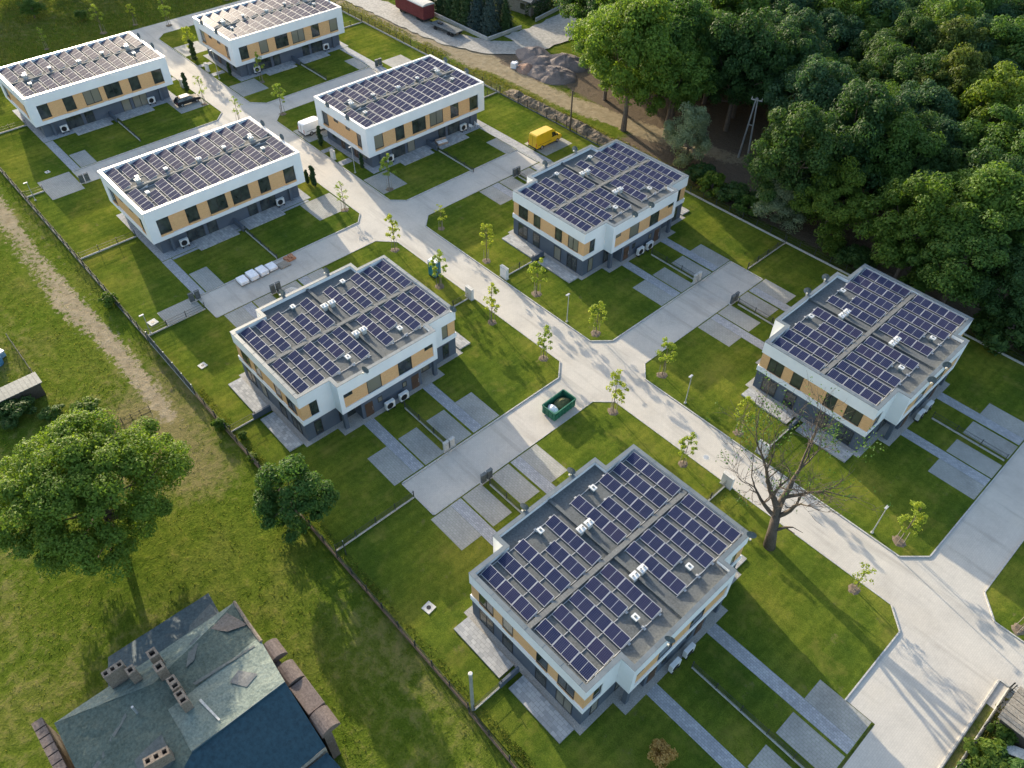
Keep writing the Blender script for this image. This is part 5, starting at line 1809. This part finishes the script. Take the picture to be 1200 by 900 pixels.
for k, (x, y, s, lab, q) in enumerate([
        (-57.5, 95.9, 1.1, 'bushes below the clearing, yellow green one nearest the house by the yellow van', 1), (-53.5, 96.6, 1.0, 'low dark bush at the fence below the clearing', 2),
        (-50.3, 96.0, .9, 'low brownish green bush at the fence left of the silver bush', 0), (-60.5, 97.3, 1.0, 'dark bush behind the corner of the house by the yellow van', 2),
        (-36.0, 96.3, .9, 'yellow green bush between the fence and the smaller yellow green tree', 1), (-32.5, 95.8, 1.0, 'dark bush at the fence under the broad yellow green tree', 2),
        (-10.5, 96.0, 1.5, 'wide dark bush behind the fence at the right edge', 2), (-6.5, 97.5, 1.4, 'green bush at the right edge beyond the fence', 0), (-13.5, 95.6, 1.0, 'green bush at the fence corner right of the house at the wood', 0),
        (-3.0, 98.5, 1.6, 'dark bush furthest right beyond the fence', 2), (-24.5, 95.8, .9, 'small green bush behind the parapet of the house at the wood', 0)]):
    random.seed(600 + k)
    plant_tree(PROTO['bush'][q], 'bush', x, y, lab, 'bush', g, s, 1)
random.seed(5)
g = 'shrubs on the rough ground'
for x, y, s, sz, q, lab in [(-77.0, 5.0, .8, .8, 1, 'pale green shrub above the big round tree'), (-82.4, -.8, .8, .7, 2, 'dark shrub beside the low grey shed on the left edge'),
                        (-79.8, 2.0, .5, .6, 0, 'small shrub between the low grey shed and the big round tree'), (-64.9, 15.3, .4, 1.2, 1, 'shrub growing through the boundary fence above the small tree'),
                        (-94.5, 15.2, .6, .9, 1, 'bright little shrub at the fence by the end of the gravel track'), (-62.2, 16.6, .3, .8, 1, 'thin shrub at the corner of the patio fence'),
                        (10.0, 44.5, .9, .6, 1, 'weedy bush below the wooden shed'), (12.3, 44.0, 1.0, .6, 0, 'dark weedy bush in the near right corner'), (9.9, 47.3, .6, .7, 1, 'bright weeds beside the wooden shed'),
                        (10.0, 41.5, .8, .6, 0, 'weeds at the thin fence in the bottom right corner'), (-58.5, 15.9, .3, .7, 1, 'low shrub on the rusty boundary fence')]:
    plant_tree(PROTO['bush'][q], 'shrub', x, y, lab, 'shrub', g, s, sz)

# big round tree and the smaller one by the boundary
random.seed(31)
cl = round_clumps(9.0, 14.6, 2.6, 280, 1.2, 40, .20)
bt = (trunk_mesh(9.5, .42, cl, 26), crown_mesh('crown', LEAF['bright'], cl, 330, .15))
plant_tree(bt, 'tree', -58.2, .8, 'big round leafy tree standing alone beside the old building', 'tree', None, 1.0, 1.0, 0)
cl = round_clumps(3.1, 7.6, 1.0, 60, .85, 41, .5)
st = (trunk_mesh(6, .2, cl, 16), crown_mesh('crown', LEAF['mid'], cl, 280, .14))
plant_tree(st, 'tree', -47.9, 15.2, 'small dense tree growing on the rusty boundary fence', 'tree', None, 1.12, 1.0, 0)

# young street trees
def young(seed, tone='young', h=5.8, r=1.15, n=22, per=42):
    random.seed(seed)
    cl = []
    for k in range(n):
        z = random.uniform(.40, 1.0) * h
        f = 1 - abs(z / h - .62) * 1.5
        a = random.uniform(0, 6.28)
        rr = r * max(.18, f) * random.uniform(.4, 1.1)
        cl.append(((rr * math.cos(a), rr * math.sin(a), z), random.uniform(.22, .42)))
    cm = crown_mesh('crown', LEAF[tone], cl, per, .115)
    mb = MB()
    mb.tube([(0, 0, -.05), (.03, .02, h * .5), (0, .02, h * .96)], [.055, .04, .012], 6)
    for c, cr in random.sample(cl, 14):
        zz = max(.25 * h, c[2] - random.uniform(.5, 1.1))
        mb.tube([(0, .01, zz), (c[0] * .5, c[1] * .5, (zz + c[2]) / 2 - .05), c], [.022, .015, .006], 4)
    return (mb.mesh('trunk', M['bark']), cm)
YT = [young(s) for s in (1, 2, 3, 4)]
YS = [young(s, 'young', 5.4, .95, 15, 20) for s in (5, 6)]
STAKE = MB()
for a in (0.3, 2.4, 4.5):
    STAKE.tube([(.42 * math.cos(a), .42 * math.sin(a), 0), (.38 * math.cos(a), .38 * math.sin(a), 1.7)], .03, 5)
STAKE = STAKE.mesh('stake', M['wood_grey'])
def mulch_mesh(seed):
    mb = MB()
    n = 18
    for i in range(n):
        a, b = 2 * math.pi * i / n, 2 * math.pi * ((i + 1) % n) / n
        ra = .62 + .2 * NZ(math.cos(a) * 2, math.sin(a) * 2, seed)
        rb = .62 + .2 * NZ(math.cos(b) * 2, math.sin(b) * 2, seed)
        mb.face([(0, 0, .07), (ra * .6 * math.cos(a), ra * .6 * math.sin(a), .07), (rb * .6 * math.cos(b), rb * .6 * math.sin(b), .07)])
        mb.face([(ra * .6 * math.cos(a), ra * .6 * math.sin(a), .07), (ra * math.cos(a), ra * math.sin(a), .0), (rb * math.cos(b), rb * math.sin(b), .0), (rb * .6 * math.cos(b), rb * .6 * math.sin(b), .07)])
    return mb.mesh('mulch', mat_noise('bark_mulch', (.11, .085, .06), (.19, .15, .11), 3, .95, bump_s=.6, bump_scale=15, fine=12))
MULCH = mulch_mesh(2)
LC = [  # x, y, scale, full crown, label
    (-57.9, 50.3, 1.0, 1, 'young street tree by the white cabinet of the house beside the skip lane'),
    (-48.6, 50.6, .95, 1, 'young street tree at the lawn corner above the green skip'),
    (-36.8, 50.4, 1.0, 1, 'young street tree at the lawn corner below the crossing, right of the skip'),
    (-26.4, 50.4, .92, 1, 'young street tree beyond the solar roof of the nearest house'),
    (-58.2, 58.6, 1.1, 1, 'fuller young tree at the patio of the house beside the yellow van'),
    (-68.2, 58.4, 1.0, 1, 'young tree on the lawn between the upper crossing and the portable toilet'),
    (-78.6, 58.6, .85, 0, 'thin young tree at the lawn corner by the upper crossing'),
    (-78.9, 50.3, 1.05, 1, 'young tree at the lawn corner across the street from the thin one'),
    (-68.2, 49.9, .95, 1, 'young tree hiding the portable toilet'),
    (-47.4, 58.8, 1.0, 1, 'young tree at the lawn corner next to the slim lamp, on the wood side'),
    (-36.8, 59.3, 1.0, 1, 'young tree at the lawn corner across the lane, on the wood side'),
    (-25.0, 58.6, 1.05, 1, 'young tree seen through the branches of the bare tree'),
    (-5.4, 58.8, 1.05, 1, 'leaning looking young tree at the lawn corner near the right edge'),
    (-5.6, 50.6, .9, 0, 'sparse young tree at the near lawn corner by the wide junction'),
    (6.9, 58.2, 1.05, 1, 'young tree cut by the right edge of the photo'),
    (-92.2, 50.7, 1.0, 0, 'thin young tree at the street end of the parking space by the long house'),
    (-92.3, 59.2, 1.0, 1, 'young tree on the corner lawn of the long house by the white van'),
    (-125.0, 59.6, 1.0, 1, 'young tree on the small lawn behind the white van'),
    (-138.6, 63.4, .9, 1, 'young tree over the parking space of the farthest long house'),
    (-137.6, 51.0, 1.05, 0, 'bare young tree at the kerb beside the black car'),
    (-127.4, 52.4, 1.0, 0, 'bare young tree at the kerb beyond the solar roof by the pallets'),
    (-156.9, 58.6, 1.0, 1, 'slender young tree in front of the farthest long house'),
    (-175.2, 62.2, 1.1, 1, 'young tree at the far cross street, between the two far houses'),
    (-180.5, 50.2, 1.1, 1, 'young tree beyond the far house, at the cross street'),
    (-180.2, 57.0, .8, 1, 'small young tree beyond the corner of the far house'),
    (-180.3, 38.5, .9, 0, 'thin young tree beyond the middle of the far house'),
    (-180.0, 27.0, 1.1, 1, 'young tree at the left picture edge beyond the far house'),
    (-180.0, 78.5, 1.0, 1, 'young tree at the top edge beyond the farthest house'),
]
random.seed(9)
for x, y, s, full, lab in LC:
    t = thing('young_tree', lab, 'tree', (x, y, LZ), random.uniform(0, 6.28), 'young street trees')
    t.scale = (s * random.uniform(.88, 1.15), s * random.uniform(.88, 1.15), s * random.uniform(.88, 1.1))
    ms = random.choice(YT if full else YS)
    link('trunk', ms[0], t)
    link('crown', ms[1], t)
    link('stake', STAKE, t)
    link('mulch', MULCH, t)

# clipped narrow evergreens by the front doors
random.seed(14)
mb_cl = [((random.uniform(-.12, .12), random.uniform(-.12, .12), z), .42 - .08 * abs(z - 1.4) + random.uniform(-.06, .06)) for z in [.3 + .17 * k for k in range(17)]]
EV = (trunk_mesh(2.8, .06, mb_cl, 5), crown_mesh('crown', LEAF['conifer'], mb_cl, 90, .12))
for x, y, s, lab in [(-100.9, 50.9, 1.15, 'taller narrow evergreen at the street end of the long house by the pallets'), (-102.2, 50.5, .8, 'shorter narrow evergreen at the street end of the long house by the pallets'),
                     (-144.2, 51.0, 1.15, 'narrow evergreen beside the black car'), (-110.9, 58.6, 1.1, 'narrow evergreen in front of the white van'), (-100.4, 59.7, .8, 'small evergreen at the corner of the long house by the white van'),
                     (-155.6, 58.3, 1.3, 'narrow evergreen in front of the farthest long house'), (-144.9, 60.2, .8, 'small evergreen at the corner of the farthest long house')]:
    t = thing('evergreen_shrub', lab, 'shrub', (x, y, LZ), random.uniform(0, 6), 'narrow evergreens by the front doors')
    t.scale = (s, s, s)
    link('stem', EV[0], t)
    link('foliage', EV[1], t)

# orange shrub at the bottom edge
random.seed(3)
cl = [((random.uniform(-.9, .9), random.uniform(-.9, .9), random.uniform(.6, 2.0)), .42) for _ in range(26)]
plant_tree((trunk_mesh(1.6, .06, cl, 12), crown_mesh('crown', LEAF['rustyleaf'], cl, 70, .12)), 'shrub', -8.2, 24.6, 'orange brown shrub at the bottom edge between two paths', 'shrub', None, 1, 1, 0)

# hedges and conifers of the yard
def hedge(name, label, x0, y0, x1, y1, w, h, tone, cat='hedge', seed=1):
    random.seed(seed)
    L = math.hypot(x1 - x0, y1 - y0)
    t = thing(name, label, cat, (x0, y0, 0), math.atan2(y1 - y0, x1 - x0))
    mb = MB()
    N = int(L * (w + 2 * h) * 34)
    for _ in range(N):
        x = random.uniform(0, L)
        q = random.uniform(0, w + 2 * h)
        if q < h:
            p, n_ = (x, -w / 2, q), Vector((0, -1, .3))
        elif q < h + w:
            p, n_ = (x, q - h - w / 2, h), Vector((0, 0, 1))
        else:
            p, n_ = (x, w / 2, q - h - w), Vector((0, 1, .3))
        k = .18 * NZ(p[0] * .9, p[1] * .9, p[2] * .9 + seed) * 2
        p = Vector(p) + n_ * (k + random.uniform(-.18, .1))
        leaf(mb, p, (n_ + Vector((random.gauss(0, .5), random.gauss(0, .5), random.gauss(0, .5)))).normalized(), .2 * random.uniform(.6, 1.3))
    mb.build('foliage', LEAF[tone], t, fix=False)
    s = MB()
    for k in range(int(L / 1.2)):
        s.tube([(.6 + k * 1.2, 0, 0), (.6 + k * 1.2, 0, h * .9)], [.08, .03], 5)
    s.build('stem', M['bark'], t)
def conifer_mesh(h, r, tone, seed):
    random.seed(seed)
    mb = MB()
    for _ in range(5200):
        z = h * (1 - math.sqrt(random.random())) * .96 + .2
        a = random.uniform(0, 6.283)
        lob = 1 + .18 * math.sin(a * 7 + z * 2.2) + .15 * math.sin(z * 5.5)
        rr = r * (1 - z / h) * lob * random.uniform(.55, 1.0) + .05
        leaf(mb, Vector((rr * math.cos(a), rr * math.sin(a), z)), (Vector((math.cos(a), math.sin(a), .5)) + Vector((random.gauss(0, .35), random.gauss(0, .35), random.gauss(0, .35)))).normalized(), .22 * random.uniform(.6, 1.3))
    t = MB()
    t.tube([(0, 0, 0), (0, 0, h * .95)], [.22, .03], 6)
    return (t.mesh('trunk', M['bark']), mb.mesh('crown', LEAF[tone], fix=False))
CON = [conifer_mesh(9.5, 2.2, 'conifer', 1), conifer_mesh(11, 2.7, 'spruce', 2), conifer_mesh(7, 1.7, 'conifer', 3)]
g = 'conifers behind the low concrete wall'
k = 0
for x, y, q, s, lab in [(-142.5, 110.2, 0, .95, 'dark conifer above the red wagon'), (-139.6, 110.6, 0, 1.0, 'tall dark conifer behind the red wagon end'), (-136.8, 110.4, 0, .92, 'dark conifer above the flatbed trailer'),
                        (-134.0, 110.5, 0, .97, 'dense green conifer above the flatbed trailer end'), (-131.0, 110.9, 1, .9, 'blue grey spruce left of the hedge corner'), (-127.6, 111.4, 1, .85, 'blue grey spruce at the wall corner'),
                        (-126.8, 115.0, 2, 1.0, 'small green conifer at the side road behind the wall corner'), (-129.8, 116.5, 1, .95, 'blue grey spruce set back from the wall corner'), (-145.5, 111, 2, 1.2, 'conifer at the top edge left of the red wagon roof'),
                        (-135, 116.5, 0, 1.0, 'green conifer before the cottage')]:
    plant_tree(CON[q], 'conifer', x, y, lab, 'conifer', g, s, 1)
hedge('hedge', 'trimmed dark green hedge beside the worn grey road at the top edge', -127.2, 122.5, -131.0, 146, 2.4, 2.6, 'conifer', seed=4)

# shading trees beyond the cross street, top left
random.seed(61)
g = 'trees in the field beyond the cross street'
for k, (x, y, s, sz, lab) in enumerate([(-198, 42.5, .42, .7, 'round bush like tree in the top left corner'), (-190, 49.5, .28, .6, 'low bush in the shaded field at the top left'),
        (-222, 34, 1.3, 1.0, 'field tree outside the left picture edge'), (-224, 46, 1.35, 1.0, 'field tree hidden beyond the top left corner'), (-221, 57, 1.3, 1.0, 'field tree beyond the top edge, left of the farthest house'),
        (-224, 68, 1.35, 1.05, 'field tree beyond the top edge, behind the farthest house'), (-221, 80, 1.3, 1.0, 'field tree far beyond the farthest house'), (-223, 92, 1.3, 1.0, 'field tree beyond the top edge above the cross street')]):
    plant_tree(PROTO['mid'][k % 3], 'tree', x, y, lab, 'tree', g, s, sz)

# ------------------------------------------------------------------ the bare tree in the foreground
random.seed(8)
t = thing('bare_tree', 'almost leafless old tree with dark crooked limbs at the street', 'tree', (-13.9, 48.6, 0), 0, None, 1.55)
mb = MB()
tips = []
def limb(p, d, L, r, depth):
    pts, rad = [p.copy()], [r]
    q = p.copy()
    dd = d.copy()
    n = 5
    for k in range(n):
        dd = (dd + Vector((random.gauss(0, .16), random.gauss(0, .16), random.gauss(0, .12) + .03))).normalized()
        q = q + dd * (L / n)
        pts.append(q.copy())
        rad.append(r * (1 - .62 * (k + 1) / n))
    mb.tube(pts, rad, 7 if depth < 2 else 5, cap=depth > 2)
    if depth >= 5:
        tips.append((pts[-1], dd))
        return
    nb = [3, 3, 3, 3, 2][depth]
    for k in range(nb):
        i = random.randint(2, n)
        ax = rnd_dir()
        nd = (dd + ax * random.uniform(.4, .8)).normalized()
        nd.z = max(nd.z, .12)
        limb(pts[i], nd.normalized(), L * random.uniform(.58, .78), max(rad[i] * .68, .012), depth + 1)
    if depth < 4:
        limb(pts[-1], (dd + rnd_dir() * .3).normalized(), L * .72, rad[-1] * .9, depth + 1)
base = Vector((0, 0, -.1))
mb.tube([base, (-.3, .25, 1.3), (-.55, .5, 2.6)], [.42, .31, .28], 12)
for dv, L, r in ((Vector((-.42, .18, .9)), 3.5, .27), (Vector((-.1, .5, .85)), 3.8, .25), (Vector((.22, .5, .75)), 3.1, .18), (Vector((-.6, -.05, .85)), 2.9, .16)):
    limb(Vector((-.5, .45, 2.4)), dv.normalized(), L, r, 1)
limb(Vector((-.2, .2, 1.5)), Vector((.7, .4, .5)).normalized(), 1.2, .13, 4)
mb.build('trunk', M['bark_grey'], t, smooth=True)
cm = MB()
random.seed(15)
sel = random.sample(tips, min(len(tips), 90))
for p, d in sel:
    for _ in range(7):
        leaf(cm, p + Vector((random.gauss(0, .22), random.gauss(0, .22), random.gauss(0, .22))), (rnd_dir(.4)), (.075) * random.uniform(.7, 1.3))
for c in ((-4.8, 3.4, 5.4), (-4.4, 3.9, 6.4), (-1.2, 5.6, 6.6), (-.9, 5.8, 5.4), (1.0, 6.4, 6.0), (-5.4, 2.9, 4.6)):
    for _ in range(90):
        leaf(cm, Vector(c) + Vector((random.gauss(0, .4), random.gauss(0, .4), random.gauss(0, .5))), rnd_dir(.4), .085 * random.uniform(.7, 1.3))
cm.build('leaves', LEAF['mid'], t, fix=False)

# ------------------------------------------------------------------ rough grass
def tufts(name, n, region, hmin, hmax, seed, dens=None, z=0.0):
    random.seed(seed)
    mb = MB()
    made = 0
    tries = 0
    while made < n and tries < n * 6:
        tries += 1
        x, y = random.uniform(region[0], region[1]), random.uniform(region[2], region[3])
        if dens and random.random() > dens(x, y):
            continue
        made += 1
        zz = z + (relief(x, y) if not z else 0) - .02
        for _ in range(2):
            h = random.uniform(hmin, hmax)
            a = random.uniform(0, 6.283)
            w = random.uniform(.03, .07)
            lx, ly = random.gauss(0, .35) * h, random.gauss(0, .35) * h
            ca, sa = math.cos(a) * w, math.sin(a) * w
            i = len(mb.v)
            ox, oy = random.gauss(0, .12), random.gauss(0, .12)
            mb.v.extend([(x + ox - ca, y + oy - sa, zz), (x + ox + ca, y + oy + sa, zz), (x + ox + lx + ca * .3, y + oy + ly + sa * .3, zz + h), (x + ox + lx - ca * .3, y + oy + ly - sa * .3, zz + h)])
            mb.f.append((i, i + 1, i + 2, i + 3))
            mb.m.append(0)
    return tag(mb.build(name, LEAF['grass'], fix=False), 'rough tufted grass of the %s' % ('meadow by the gravel track' if seed == 1 else 'field beyond the cross street' if seed == 2 else 'verge outside the far boundary fence' if seed == 5 else 'strip beside the boundary fence' if seed == 3 else 'weedy near corner'), 'grass', None, 'stuff')
def meadow_d(x, y):
    c = cover(x, y)
    if c[0] > .25 or (-45 < x < -22 and y < 5.8) or (x > -86 and x < -83.4 and y < 3):
        return .04
    return (.25 + .75 * max(0, NZ(x * .16, y * .16, 7) + .35)) * (1 if x < -70 else .45)
tufts('meadow_grass', 20000, (-140, -12, -18, 15.4), .05, .15, 1, meadow_d)
tufts('meadow_grass', 22000, (-215, -178.5, 20, 100), .15, .45, 2)
tufts('meadow_grass', 9000, (-172, -60, 94.4, 98.2), .06, .22, 5, lambda x, y: .9 if NZ(x * .2, y * .2) > -.2 else .1)
tufts('meadow_grass', 3000, (-72, 2, 16.0, 16.8), .05, .13, 3, lambda x, y: .3 + .7 * max(0, NZ(x * .3, 4.4)), LZ)
tufts('meadow_grass', 7000, (8.9, 22, 30, 51.6), .15, .5, 4)
